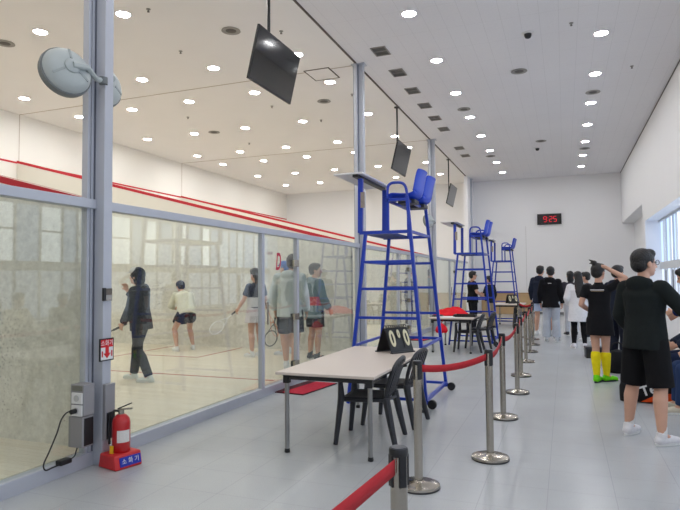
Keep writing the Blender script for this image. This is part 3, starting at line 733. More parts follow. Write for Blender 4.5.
# ------------------------------------------------------------------ plastic armchairs
chair0 = None
def chair(lab, x, y, rz):
    global chair0
    if chair0:
        c = copy_tree(chair0); c.location = (x, y, 0); c.rotation_euler = (0, 0, rz); tag(c, lab, 'chair', 'black plastic armchairs'); return c
    t = thing('plastic_armchair', lab, 'chair', (x, y, 0), rz, 'black plastic armchairs')
    M = M_DARKG
    def seat(u, v):
        x = (u-.5)*.44*(1-.08*v); y = .23-.44*v
        z = .43-.02*math.sin(PI*u)*math.sin(PI*min(1, v*1.2))-.02*max(0, (.1-v)/.1)
        return V((x, y, z))
    MB().grid(seat, 12, 12).build('seat', M, t, True, solid=.014, angle=180)
    MB().tube(smooth_pts([(-.22, .20, .41), (-.21, .23, .405), (.21, .23, .405), (.22, .20, .41), (.205, -.20, .42), (-.205, -.20, .42), (-.22, .20, .41)], 2), .016, 8).build('apron', M, t)
    for s in (-1, 1):
        MB().tube([(s*.27, .27, 0), (s*.25, .245, .22), (s*.235, .22, .44), (s*.265, .22, .60), (s*.27, .20, .615)], [.022, .028, .034, .022, .02], 10).build('leg', M, t)
        MB().tube([(s*.25, -.30, 0), (s*.225, -.25, .22), (s*.205, -.205, .44)], [.024, .032, .038], 10).build('leg', M, t)
        o = MB()
        P = smooth_pts([(s*.27, .22, .612), (s*.275, .10, .63), (s*.27, -.08, .63), (s*.245, -.22, .65)], 5)
        rs = []
        for i, p in enumerate(P): rs.append(o.ring(p, V((.028, 0, 0)), V((0, 0, .011)), 10))
        o.skin(rs); o.build('armrest', M, t)
    o = MB()
    arch = smooth_pts([(-.205, -.20, .44), (-.235, -.235, .58), (-.235, -.28, .70), (-.17, -.31, .77), (0, -.325, .795), (.17, -.31, .77), (.235, -.28, .70), (.235, -.235, .58), (.205, -.20, .44)], 5)
    o.tube(arch, .02, 8); o.build('back_frame', M, t)
    for k in range(-2, 3):
        xx = k*.075
        MB().bar((xx*.9, -.215, .47), (xx*1.05, -.315, .765), .045, .012, (0, 1, 0)).build('back_slat', M, t, False, bevel=.003)
    MB().bar((-.21, -.215, .475), (.21, -.215, .475), .04, .016).build('back_rail', M, t, False, bevel=.003)
    chair0 = t
    return t
chair('black plastic armchair tucked under the first table, closest to the camera', -1.80, 5.46, PI/2+.08)
chair('black plastic armchair at the first table, beside the scoreboard', -1.76, 6.20, PI/2-.06)
chair('dark plastic armchair at the table with the red cloth, near end', -1.95, 12.70, PI/2)
chair('dark plastic armchair at the table with the red cloth, far end', -1.80, 13.42, PI/2-.1)
chair('dark plastic armchair turned out at the farthest table', -1.28, 19.25, PI/2+.1)
chair('dark plastic armchair at the farthest table, on the side next to the last tower', -1.25, 20.05, PI/2-.1)

# ------------------------------------------------------------------ belt posts
ST = [(-.582, 2.094), (-1.05, 4.33), (-.63, 5.2), (-.67, 6.76), (-.63, 8.28), (-.68, 9.73), (-.70, 11.37), (-.71, 12.92), (-.72, 14.29), (-.78, 15.6), (-1.15, 16.0)]
st0 = None
def stanchion(x, y, lab):
    global st0
    if st0:
        c = copy_tree(st0); c.location = (x, y, 0); tag(c, lab, 'barrier post', 'belt barrier posts'); return c
    t = thing('belt_barrier_post', lab, 'barrier post', (x, y, 0), 0, 'belt barrier posts')
    MB().lathe([(.02, .0), (.158, .0), (.16, .006), (.158, .012)], n=40).build('rubber_ring', M_BLACK, t)
    MB().lathe([(.157, .012), (.155, .028), (.13, .036), (.05, .042), (.034, .055), (.02, .056)], n=40).build('base', M_CHROME, t)
    MB().cyl((0, 0, .05), (0, 0, .915), .0315, n=28).build('pole', M_CHROME, t)
    MB().lathe([(.02, .905), (.0345, .906), (.0355, .912), (.0355, .928), (.033, .934), (.01, .934)], n=28).build('cap', M_BLACK, t)
    MB().lathe([(.029, .933), (.029, .937), (.01, .938)], n=24).build('top_disc', mat('cap_grey', (70, 74, 80), .4), t)
    for a in range(4):
        an = a*PI/2+.75
        MB().box((.0285*math.cos(an), .0285*math.sin(an), .855), (.014, .030, .115), Matrix.Rotation(an, 3, 'Z')).build('belt_slot', M_BLACK, t, False, bevel=.003)
    st0 = t
    return t
SL = ['short-looking steel belt post cut off at the bottom of the picture, black cap', 'steel belt post standing beside the first table and its armchairs', 'steel belt post standing alone nearest the blue tower wheels', ]
posts = []
for i, (x, y) in enumerate(ST):
    lab = SL[i] if i < 3 else 'steel belt barrier post, %s along the straight line towards the end wall' % ORD[i-2]
    posts.append(stanchion(x, y, lab))
def belt(i, p, q, sag=.03, z=.875):
    p, q = V((*p, z)), V((*q, z)); d = (q-p).normalized(); p = p+d*.04; q = q-d*.04
    o = MB().grid(lambda u, v: p.lerp(q, u)-posts[i].location+V((0, 0, (v-.5)*.055-sag*4*u*(1-u)-.0)), 16, 2)
    b = o.build('belt', M_BELT, posts[i], True, solid=.003); b['label'] = 'red webbing belt'
for i in range(1, len(ST)-1): belt(i, ST[i], ST[i+1], .035 if i == 1 else .05)
belt(0, ST[0], (-.69, .75), .0)

# ------------------------------------------------------------------ door mats
def matt(lab, y):
    t = thing('door_mat', lab, 'mat', (-3.50, y, 0), math.radians(-7))
    MB().bb((-.25, -.48, .0005), (.25, .48, .011)).build('edging', mat('mat_dark', (74, 14, 26), .9, 0, .2, 60), t, False)
    MB().bb((-.10, -.46, .010), (.235, .46, .014)).build('pile', mat('mat_red', (190, 28, 56), .95, 0, .15, 120, .4, 200), t, False)
    return t
matt('red door mat on the floor by the first glass door', 7.70)
matt('red door mat by the second glass door, seen through the tower', 14.9)

# ------------------------------------------------------------------ people
def solid_mesh(elements, voxel, name, m, smooth=4, clampz=None):
    s = MB()
    for e in elements:
        k = e[0]
        if k == 'cone':
            _, p0, r0, p1, r1 = e[:5]; f0, f1 = (e[5:7] if len(e) > 5 else (0, 0))
            s.cyl(p0, p1, r0, r1, 18)
            if not f0: s.ell(p0, (r0,)*3, None, 18, 10)
            if not f1: s.ell(p1, (r1,)*3, None, 18, 10)
        elif k == 'ell': s.ell(e[1], e[2], e[3] if len(e) > 3 else None, 20, 14)
        elif k == 'loft':
            s.skin([s.ring(c, a, b, 24) for c, a, b in e[1]])
    bmesh.ops.recalc_face_normals(s.bm, faces=s.bm.faces)
    me = bpy.data.meshes.new('tmp'); s.bm.to_mesh(me); s.bm.free()
    o = bpy.data.objects.new('tmp', me); C.objects.link(o)
    r = o.modifiers.new('r', 'REMESH'); r.mode = 'VOXEL'; r.voxel_size = voxel
    if smooth: q = o.modifiers.new('s', 'SMOOTH'); q.factor = .5; q.iterations = smooth
    dg = bpy.context.evaluated_depsgraph_get(); dg.update()
    out = bpy.data.meshes.new_from_object(o.evaluated_get(dg)); bpy.data.objects.remove(o); bpy.data.meshes.remove(me)
    out.name = name; out.materials.clear(); out.materials.append(m)
    for p in out.polygons: p.use_smooth = True
    if clampz is not None:
        for v in out.vertices: v.co.z = max(v.co.z, clampz)
    return out

BASE = dict(hipL=(-.092, 0, .90), hipR=(.092, 0, .90), kneeL=(-.10, .02, .49), kneeR=(.10, .02, .49), ankL=(-.115, -.02, .085), ankR=(.115, -.02, .085),
            pelvis=(0, 0, .95), chest=(0, .01, 1.27), neck=(0, -.005, 1.46), head=(0, .025, 1.605),
            shL=(-.178, -.01, 1.40), shR=(.178, -.01, 1.40), elL=(-.235, -.04, 1.13), elR=(.235, -.04, 1.13), wrL=(-.24, .06, .89), wrR=(.24, .06, .89),
            toeL=(-.15, 1, 0), toeR=(.15, 1, 0), hy=0, hp=0)
NP = 0
def person(label, loc, rz, Ht, pose, wear, vox=.011, skin=None, build=1.0):
    """wear: dict of garments; the body is one continuous figure, clothes and hair are its children."""
    global NP
    skin = skin or SKIN
    s = Ht/1.72
    J = dict(BASE); J.update(pose)
    g = {k: V(v)*s for k, v in J.items() if not k.startswith('toe') and k not in ('hy', 'hp', 'handL', 'handR', 'curl')}
    root = thing('person', label, 'person', loc, rz)
    k = s*build
    side_h = (g['hipR']-g['hipL']).normalized(); side_s = (g['shR']-g['shL']).normalized()
    shm = (g['shL']+g['shR'])/2
    up0 = (g['chest']-g['pelvis']).normalized(); up1 = (g['neck']-g['chest']).normalized()
    def ringat(t, rx, ry, infl):
        pts = [(-.3, g['pelvis']-up0*.10*s), (0, g['pelvis']), (.5, g['pelvis'].lerp(g['chest'], .5)), (1, g['chest']), (1.6, g['chest'].lerp(shm, .72)), (2, shm+up1*.012*s), (2.5, g['neck'])]
        for (a, pa), (b, pb) in zip(pts, pts[1:]):
            if a <= t <= b: p = pa.lerp(pb, (t-a)/(b-a)); break
        w = min(1, max(0, t/2)); sd = side_h.lerp(side_s, w).normalized(); up = up0.lerp(up1, w).normalized()
        fw = up.cross(sd).normalized()
        return (p, sd*(rx*k+infl), fw*(ry*k+infl))
    def torso(infl=0, t0=-.3, t1=2.5, flare=0):
        R = [(-.3, .150, .112), (0, .165, .118), (.35, .152, .105), (.6, .143, .100), (1, .160, .112), (1.4, .170, .112), (1.75, .160, .098), (2.0, .130, .082), (2.25, .075, .064), (2.5, .056, .058)]
        out = []
        for t, rx, ry in R:
            if t0-1e-6 <= t <= t1+1e-6: out.append(ringat(t, rx, ry, infl*(1 if t < 1.5 else .6)+(flare if t < .4 else 0)))
        return ('loft', out)
    def arm(S, infl=0, to='wr', frac=1.0):
        a, e, w = g['sh'+S], g['el'+S], g['wr'+S]
        E = [('ell', a+(shm-a)*.10+V((0, 0, -.012*k)), [(.060*k+infl*.55)]*3)]
        if to == 'el':
            q = a.lerp(e, frac); E.append(('cone', a+V((0, 0, -.01*k)), .055*k+infl*.6, q, .045*k+infl*1.3, 0, 1)); return E
        E.append(('cone', a+V((0, 0, -.01*k)), .054*k+infl*.6, e, .042*k+infl*.8))
        q = e.lerp(w, frac); m_ = e.lerp(w, .3)
        E.append(('cone', e, .042*k+infl*.8, m_, .042*k+infl*.8)); E.append(('cone', m_, .042*k+infl*.8, q, .028*k+infl*.9, 0, 1 if infl else 0))
        return E
    def leg(S, infl=0, to='an', frac=1.0, flat=1, flare=0):
        h, kn, a = g['hip'+S], g['knee'+S], g['ank'+S]
        if to == 'kn':
            q = h.lerp(kn, frac) if frac <= 1 else kn.lerp(a, frac-1)
            if frac > 1: return [('cone', h, .088*k+infl, kn, .06*k+infl+flare), ('cone', kn, .06*k+infl+flare, q, .06*k+infl+flare, 0, 1)]
            return [('cone', h, .088*k+infl, q, (.088-.03*frac)*k+infl+flare, 0, flat)]
        E = [('cone', h, .088*k+infl, kn, .058*k+infl)]
        bk = V((-(kn-h).cross(V((1, 0, 0))).y*0, 0, 0))
        d = (a-kn).normalized(); back = d.cross(side_h).normalized()
        if back.dot(V((J['toe'+S][0], J['toe'+S][1], 0))) > 0: back = -back
        cf = kn.lerp(a, .28)+back*.016*k
        q = kn.lerp(a, frac)
        E += [('cone', kn, .056*k+infl, cf, .062*k+infl), ('cone', cf, .062*k+infl, q, .036*k+infl*1.1+flare, 0, flat if infl else 0)]
        return E
    toe = {S: V(J['toe'+S]).normalized() for S in 'LR'}
    Hd = Matrix.Rotation(J['hy'], 3, 'Z') @ Matrix.Rotation(J['hp'], 3, 'X')
    hc = g['head']
    HS = 1.11
    def hd(x, y, z): return hc+V((0, 0, .008))+Hd @ (V((x, y, z))*s*HS)
    # hands: palm, four unequal bent fingers, thumb from the side of the palm
    def hand(S):
        e, w = g['el'+S], g['wr'+S]; d = (w-e).normalized()
        hd_ = pose.get('hand'+S)
        if hd_: d = V(hd_).normalized()
        sx = -1 if S == 'L' else 1
        inward = V((-sx, 0, 0)); pn = (inward-d*inward.dot(d))
        pn = pn.normalized() if pn.length > .1 else d.orthogonal().normalized()   # palm normal
        ac = d.cross(pn).normalized()
        if ac.y < 0: ac = -ac                                                     # thumb side
        curl = pose.get('curl', .5)
        E = [('cone', w, .027*s, w+d*.03*s, .026*s)]
        pc = w+d*.06*s
        for i in (-1.5, -.5, .5, 1.5): E.append(('cone', w+d*.02*s+ac*i*.010*s, .014*s, w+d*.095*s+ac*i*.021*s, .0115*s))
        for i, ln in ((-1.5, .058), (-.5, .072), (.5, .078), (1.5, .070)):
            b = w+d*.095*s+ac*i*.021*s
            d1 = (d*math.cos(curl)+pn*math.sin(curl)+ac*i*.05).normalized(); d2 = (d*math.cos(curl*2.2)+pn*math.sin(curl*2.2)+ac*i*.05).normalized()
            m_ = b+d1*ln*.55*s; E += [('cone', b, .0105*s, m_, .0095*s), ('cone', m_, .0095*s, m_+d2*ln*.5*s, .008*s)]
        tb = w+d*.03*s+ac*.024*s; tm = tb+(ac*.8+d*.65+pn*.25).normalized()*.045*s
        E += [('cone', tb, .014*s, tm, .0115*s), ('cone', tm, .0115*s, tm+(d*.9+ac*.25+pn*.4).normalized()*.034*s, .0095*s)]
        return E
    E = [torso()]
    for S in 'LR':
        E += arm(S)+leg(S)+hand(S)
        a = g['ank'+S]; t_ = toe[S]
        E += [('cone', a, .036*s, a+t_*.10*s+V((0, 0, -.045*s)), .030*s), ('cone', a+V((0, 0, -.04*s))-t_*.03*s, .034*s, a+t_*.13*s+V((0, 0, -.055*s)), .026*s)]
    E += [('cone', g['neck']-up1*.03*s, .056*s, hd(0, -.01, -.05), .050*s),
          ('ell', hd(0, -.008, .03), (.081*s, .101*s, .096*s), Hd), ('ell', hd(0, .02, -.035), (.064*s, .075*s, .085*s), Hd), ('ell', hd(0, .055, -.075), (.036*s, .03*s, .03*s), Hd),
          ('cone', hd(0, .086, .005), .010*s, hd(0, .104, -.025), .013*s), ('ell', hd(-.016, .088, -.03), (.009*s,)*3), ('ell', hd(.016, .088, -.03), (.009*s,)*3)]
    for sx in (-1, 1): E.append(('ell', hd(sx*.077, -.008, -.008), (.012*s, .022*s, .034*s), Hd))
    me = solid_mesh(E, vox, 'body', skin, 3)
    def child(name, me, parent=root):
        o = bpy.data.objects.new(name, me); C.objects.link(o); o.parent = parent; return o
    body = child('body', me)
    for sx in (-1, 1):
        MB().ell(hd(sx*.030, .078, .012), (.013*s, .009*s, .008*s), Hd, 10, 8).build('eye', M_EYE, root)
    MB().ell(hd(0, .083, -.055), (.022*s, .008*s, .007*s), Hd, 10, 8).build('mouth', M_LIP, root)
    W = wear
    def gar(name, E, col, v=None, **kw):
        m = col if not isinstance(col, tuple) else fabric(col)
        return child(name, solid_mesh(E, v or max(vox, .010), name, m, 5))
    if 'top' in W:
        T = W['top']; inf = T.get('infl', .022); sl = T.get('sleeve', 'wr'); hem = T.get('hem', -.3)
        E = [torso(inf, hem if hem >= -.3 else -.3, 2.25, T.get('flare', .0))]
        if hem < -.3:
            p, a, b = ringat(-.3, .166, .128, inf+T.get('flare', 0)); E.append(('loft', [(p-up0*(-.3-hem)*.33*s, a*(1+T.get('aline', .0)), b*(1+T.get('aline', .0))), ringat(0, .162, .118, inf)]))
        for S in 'LR': E += arm(S, inf-.004, sl, T.get('frac', .97 if sl == 'wr' else .75))
        if T.get('hood'):
            E += [('ell', g['neck']+V((0, -.085*s, -.03*s)), (.125*s, .055*s, .075*s)), ('ell', g['neck']+V((0, -.02*s, -.005)), (.09*s, .085*s, .035*s))]
        else: E.append(('cone', g['neck']-up1*.04*s, .068*s, g['neck']+up1*.012*s, .060*s, 0, 1))
        o = gar(T.get('name', 'jacket'), E, T['col'])
        if T.get('band'):
            t0, t1, c2 = T['band']
            p0, a0, b0 = ringat(t0, .155, .108, inf+.006); p1, a1, b1 = ringat(t1, .15, .105, inf+.006)
            s_ = MB(); s_.skin([s_.ring(p0, a0, b0, 28), s_.ring(p1, a1, b1, 28)], (False, False)); s_.build('band', fabric(c2), root, True)
        if T.get('print'):
            for (t, hw, hh, c2) in T['print']:
                p, a, b = ringat(t, .165, .105, inf+.012); f = b.normalized(); sd = a.normalized()
                s_ = MB(); n_ = 9
                def fn(u, v, p=p, a=a, b=b, hw=hw, hh=hh):
                    an = -PI/2+(u-.5)*2*hw
                    return p+a*math.cos(an)*1.0+b*math.sin(an)*1.0+V((0, 0, (v-.5)*hh))
                s_.grid(fn, n_, 2).build('print', mat('print_%d' % c2[0], c2, .7), root, True)
    if 'bottom' in W:
        T = W['bottom']; inf = T.get('infl', .016); kind = T['kind']
        E = [torso(inf, -.3, .4)]
        if kind == 'skirt':
            p, a, b = ringat(0, .165, .12, inf); q = (g['hipL'].lerp(g['kneeL'], T['len'])+g['hipR'].lerp(g['kneeR'], T['len']))/2
            w = T.get('w', 1.35); E.append(('loft', [(q, a*w, b*w), (q.lerp(p, .5), a*(1+(w-1)*.6), b*(1+(w-1)*.6)), (p, a*1.03, b*1.03)]))
            for S in 'LR': E += leg(S, inf+.012, 'kn', T['len']*.92, 1, .02)
        else:
            for S in 'LR':
                if kind == 'shorts': E += leg(S, inf, 'kn', T.get('len', .85), 1, T.get('flare', .02))
                else:
                    E += leg(S, inf, 'an', T.get('len', .97), 1, T.get('flare', .012))
        nm = {'skirt': 'skirt', 'shorts': 'shorts', 'trousers': 'trousers'}[kind]
        gar(nm, E, T['col'])
    for S in 'LR':
        a = g['ank'+S]; t_ = toe[S]
        if 'sock' in W:
            c, f = W['sock']; kn = g['knee'+S]; q = a.lerp(kn, f)
            d = (a-kn).normalized(); back = d.cross(side_h).normalized()
            if back.dot(t_) > 0: back = -back
            E = [('cone', a-V((0, 0, .02)), .041*s, q if f < .5 else a.lerp(kn, .5)+back*.014, (.043 if f < .5 else .064)*s, 0, 1 if f < .5 else 0)]
            if f >= .5: E += [('cone', a.lerp(kn, .5)+back*.014, .064*s, a.lerp(kn, .72)+back*.016, .070*s), ('cone', a.lerp(kn, .72)+back*.016, .070*s, q, .068*s, 0, 1)]
            gar('sock', E, c)
        c = W.get('shoe', (226, 226, 226)); z0 = a.z-.085*s
        base = V((a.x, a.y, z0)); r_ = .001
        E = [('cone', base-t_*.035*s+V((0, 0, .045*s)), .042*s, base+t_*.10*s+V((0, 0, .04*s)), .044*s), ('cone', base+t_*.10*s+V((0, 0, .038*s)), .044*s, base+t_*.165*s+V((0, 0, .03*s)), .036*s),
             ('cone', base-t_*.02*s+V((0, 0, .05*s)), .045*s, a+V((0, 0, .02*s)), .046*s, 0, 1)]
        me = solid_mesh(E, .008, 'shoe', fabric(c) if isinstance(c, tuple) else c, 3, z0+.012)
        sh = child('shoe', me)
        # sole: outline of the foot, flat
        ac = V((-t_.y, t_.x, 0)); s_ = MB(); out = []
        for i in range(20):
            an = 2*PI*i/20; u, v = math.cos(an), math.sin(an)
            q = base+t_*(.062+.145*u)*s+ac*(.043 if u > -.3 else .038)*v*s*(1.0 if abs(u) < .8 else .9)
            out.append(q)
        s_.prism([q+V((0, 0, .001)) for q in out], (0, 0, .024)).build('sole', W.get('sole', M_SOLE), sh, True)
    hr = W.get('hair', 'short'); hm = W.get('hairmat', HAIR)
    E = [('ell', hd(0, -.022, .045), (.096*s, .108*s, .099*s), Hd), ('ell', hd(0, -.05, .0), (.087*s, .070*s, .083*s), Hd), ('ell', hd(0, .035, .085), (.076*s, .057*s, .048*s), Hd)]
    if hr == 'long': E.append(('loft', [(hd(0, -.075, .03), V((.08, 0, 0))*s, V((0, .05, 0))*s), (hd(0, -.10, -.12), V((.10, 0, 0))*s, V((0, .05, 0))*s), (hd(0, -.145, -.28), V((.10, 0, 0))*s, V((0, .045, 0))*s), (hd(0, -.15, -.42), V((.06, 0, 0))*s, V((0, .03, 0))*s)]))
    if hr == 'bob': E.append(('loft', [(hd(0, -.04, .03), V((.086, 0, 0))*s, V((0, .07, 0))*s), (hd(0, -.04, -.09), V((.092, 0, 0))*s, V((0, .065, 0))*s), (hd(0, -.045, -.14), V((.075, 0, 0))*s, V((0, .05, 0))*s)]))
    if hr == 'bun': E += [('ell', hd(-.01, -.085, .13), (.042*s, .045*s, .04*s)), ('cone', hd(-.02, -.10, .15), .02*s, hd(-.05, -.14, .175), .008*s), ('cone', hd(-.01, -.10, .14), .02*s, hd(-.06, -.12, .12), .007*s)]
    if hr == 'pony': E += [('cone', hd(0, -.10, .06), .028*s, hd(.01, -.16, .03), .026*s), ('cone', hd(.01, -.16, .03), .026*s, hd(.01, -.19, -.09), .010*s)]
    if hr != 'hooded': child('hair', solid_mesh(E, .009, 'hair', hm, 3))
    else:
        E = [('ell', hd(0, -.022, .035), (.106*s, .116*s, .118*s), Hd), ('ell', hd(0, -.045, -.04), (.095*s, .09*s, .105*s), Hd)]
        gar('hood', E, W['top']['col'])
    if 'cap' in W:
        E = [('ell', hd(0, .02, .075), (.094*s, .092*s, .072*s), Hd), ('loft', [(hd(0, .09, .058), Hd @ V((.07, 0, 0))*s, Hd @ V((0, .07, -.01))*s), (hd(0, .09, .068), Hd @ V((.07, 0, 0))*s, Hd @ V((0, .07, -.01))*s)])]
        gar('cap', E, W['cap'], .008)
    if W.get('glasses'):
        gl = MB()
        for sx in (-1, 1):
            gl.tube([hd(sx*.032+.024*math.cos(i*PI/6), .094, .012+.019*math.sin(i*PI/6)) for i in range(12)], .0028, 6, closed=True)
            gl.tube([hd(sx*.056, .092, .014), hd(sx*.076, .05, .014), hd(sx*.08, -.01, .01)], .0026, 6)
        gl.tube([hd(-.009, .096, .014), hd(.009, .096, .014)], .0026, 6)
        gl.build('glasses', M_BLACK, root)
    NP += 1
    return root

def wrist_at(root_loc, rz, p):
    return V(root_loc)+Matrix.Rotation(rz, 3, 'Z') @ V(p)
def racket(lab, grip, dirv, nrm, col):
    """Squash racket, grip end at the hand."""
    t = thing('squash_racket', lab, 'racket', grip)
    d = V(dirv).normalized(); n_ = V(nrm); n_ = (n_-d*n_.dot(d)).normalized(); a = d.cross(n_)
    MB().tube([d*-.10, d*.0, d*.10], [.017, .015, .016], 10).build('grip', M_BLACK, t)
    cen = d*.46; fr_ = [cen+d*.145*math.cos(i*PI/16)+a*.10*math.sin(i*PI/16) for i in range(32)]; W_ = .0095
    mf = mat('racket_%d_%d' % (col[0], col[1]), col, .35)
    MB().tube(fr_, W_, 8, closed=True).build('frame', mf, t)
    MB().tube([d*.10, d*.20], .008, 8).tube([d*.20, d*.24+a*.03, d*.33+a*.06], .007, 8).tube([d*.20, d*.24-a*.03, d*.33-a*.06], .007, 8).build('throat', mf, t)
    st = MB()
    for k in range(-6, 7):
        x = k*.0145; L_ = .145*math.sqrt(max(.02, 1-(x/.10)**2)); st.tube([cen+a*x-d*L_, cen+a*x+d*L_], .0012, 4)
    for k in range(-8, 9):
        x = k*.016; L_ = .10*math.sqrt(max(.02, 1-(x/.145)**2)); st.tube([cen+d*x-a*L_, cen+d*x+a*L_], .0012, 4)
    st.build('string_mesh', M_WHITEP, t)
    return t

# --- in the courts
CZ = FZ
P = (-5.73, 6.86, CZ); rz = math.radians(100)
person('person in dark hooded top and black trousers, racket held low, nearest in the court', P, rz, 1.60,
       dict(ankL=(-.13, -.22, .085), kneeL=(-.11, -.02, .47), ankR=(.12, .18, .085), kneeR=(.11, .14, .48), chest=(0, .03, 1.27), neck=(0, .03, 1.46), head=(0, .075, 1.60),
            shL=(-.178, .02, 1.40), shR=(.178, .02, 1.40), elL=(-.22, .05, 1.14), wrL=(-.17, .20, .90), elR=(.21, .10, 1.16), wrR=(.12, .30, 1.38), handR=(-.1, .3, 1), handL=(.1, .4, -.6), hp=.05, curl=.7),
       dict(top=dict(col=(24, 25, 30), hood=True, hem=-.5, infl=.035, name='hooded_top'), bottom=dict(kind='trousers', col=(30, 32, 34), infl=.014), hair='hooded', cap=(196, 196, 192), shoe=(214, 220, 218)), .010)
racket('racket held low by the hooded player in black', wrist_at(P, rz, V((-.15, .26, .84))*1.60/1.72), (-.72, -.50, -.42), (.3, .2, 1), (40, 40, 44))
P = (-7.33, 10.12, CZ); rz = math.radians(55)
person('person in cream hooded top and short black skirt, crouching by the court wall', P, rz, 1.58,
       dict(ankL=(-.20, -.06, .085), ankR=(.20, .02, .085), kneeL=(-.19, .14, .47), kneeR=(.18, .20, .47), hipL=(-.092, -.10, .84), hipR=(.092, -.10, .84), pelvis=(0, -.10, .89), chest=(0, .08, 1.16), neck=(0, .20, 1.30), head=(0, .30, 1.41),
            shL=(-.178, .16, 1.24), shR=(.178, .16, 1.24), elL=(-.25, .22, 1.0), wrL=(-.14, .40, .95), elR=(.26, .18, .98), wrR=(.20, .34, .84), hp=-.35, curl=.8),
       dict(top=dict(col=(222, 220, 200), hood=True, hem=-.3, infl=.036, name='hooded_top'), bottom=dict(kind='skirt', col=(26, 26, 32), len=.46, w=1.5), hair='pony', cap=(24, 24, 28), sock=((232, 232, 228), .28), shoe=(226, 226, 226)), .011)
P = (-5.44, 9.70, CZ); rz = math.radians(70)
person('person with long black hair and pale skirt behind the door frame, racket low', P, rz, 1.63,
       dict(elL=(-.25, .05, 1.14), wrL=(-.26, .22, .95), elR=(.24, -.02, 1.13), wrR=(.22, .12, .92), curl=.8, hp=-.1),
       dict(top=dict(col=(40, 46, 66), sleeve='el', name='shirt', infl=.018, band=(0.1, .7, (208, 206, 206))), bottom=dict(kind='skirt', col=(206, 200, 204), len=.55, w=1.3), hair='long', sock=((225, 225, 225), .22), shoe=(220, 220, 220)), .011)
racket('pale racket held low by the long-haired player', wrist_at(P, rz, V((-.26, .30, .90))*1.63/1.72), (-.50, -.42, -.55), (.6, -.7, .3), (236, 236, 234))
P = (-4.08, 8.38, CZ); rz = math.radians(12)
person('person in pale grey hooded jacket and dark shorts walking away behind the glass door', P, rz, 1.82,
       dict(head=(.05, .035, 1.595), hy=-.25, ankL=(-.10, .16, .085), kneeL=(-.10, .12, .49), ankR=(.10, -.20, .12), kneeR=(.10, .0, .49), elL=(-.27, .0, 1.14), wrL=(-.26, .10, .90), toeR=(.1, 1, -.25)),
       dict(top=dict(col=(196, 204, 202), hood=True, infl=.04, hem=-.45, name='hooded_jacket'), bottom=dict(kind='shorts', col=(44, 48, 58), infl=.026, len=.80, flare=.03), sock=((226, 226, 226), .2), shoe=(222, 224, 226)), .010)
racket('dark racket carried by the player in the pale grey jacket', wrist_at(P, rz, V((-.25, .14, .84))*1.82/1.72), (-.35, .25, -.9), (.6, -.75, .2), (60, 66, 72))
P = (-5.02, 10.15, CZ); rz = math.radians(80)
person('person in blue cap and pale top, mostly hidden behind the grey-jacketed player', P, rz, 1.76,
       dict(elR=(.24, .06, 1.13), wrR=(.18, .24, .98), elL=(-.25, .06, 1.13), wrL=(-.2, .26, .96)),
       dict(top=dict(col=(198, 214, 226), infl=.03, name='jacket'), bottom=dict(kind='shorts', col=(44, 44, 50), infl=.026), hairmat=mat('blue_cap', (70, 110, 176), .8), cap=(70, 110, 176), sock=((226, 226, 226), .3), shoe=(214, 220, 226)), .012)
racket('orange-faced racket low behind the grey-jacketed player', wrist_at(P, rz, V((-.18, .32, .9))*1.76/1.72), (.3, .1, -.95), (-.5, -.8, .1), (214, 140, 100))
P = (-4.22, 9.68, CZ); rz = math.radians(-30)
person('person in teal and grey hooded jacket with a pink band, looking along the glass', P, rz, 1.70,
       dict(hy=-.7, elR=(.26, .0, 1.13), wrR=(.25, .14, .92), elL=(-.24, -.02, 1.13), wrL=(-.2, .10, .92)),
       dict(top=dict(col=(116, 138, 146), hood=True, infl=.04, hem=-.6, name='hooded_jacket', band=(.1, .6, (206, 92, 100))), bottom=dict(kind='shorts', col=(34, 36, 42), infl=.024, len=.75), sock=((60, 60, 64), .2), shoe=(60, 62, 66)), .011)
P = (-4.35, 17.0, CZ)
person('person in black vest seen through the first umpire tower, in a far court', P, math.radians(-60), 1.72,
       dict(elR=(.24, .10, 1.16), wrR=(.12, .28, 1.2)),
       dict(top=dict(col=(26, 27, 30), sleeve='el', name='shirt'), bottom=dict(kind='trousers', col=(38, 40, 42)), hairmat=mat('grey_hat', (110, 112, 112), .8), shoe=(200, 200, 200)), .013)
P = (-4.30, 19.6, CZ)
person('person in blue-grey shirt and shorts in the farthest court', P, math.radians(-20), 1.72, {},
       dict(top=dict(col=(136, 152, 174), sleeve='el', name='shirt'), bottom=dict(kind='shorts', col=(126, 96, 92), infl=.022), sock=((226, 226, 226), .25), shoe=(220, 220, 220)), .013)

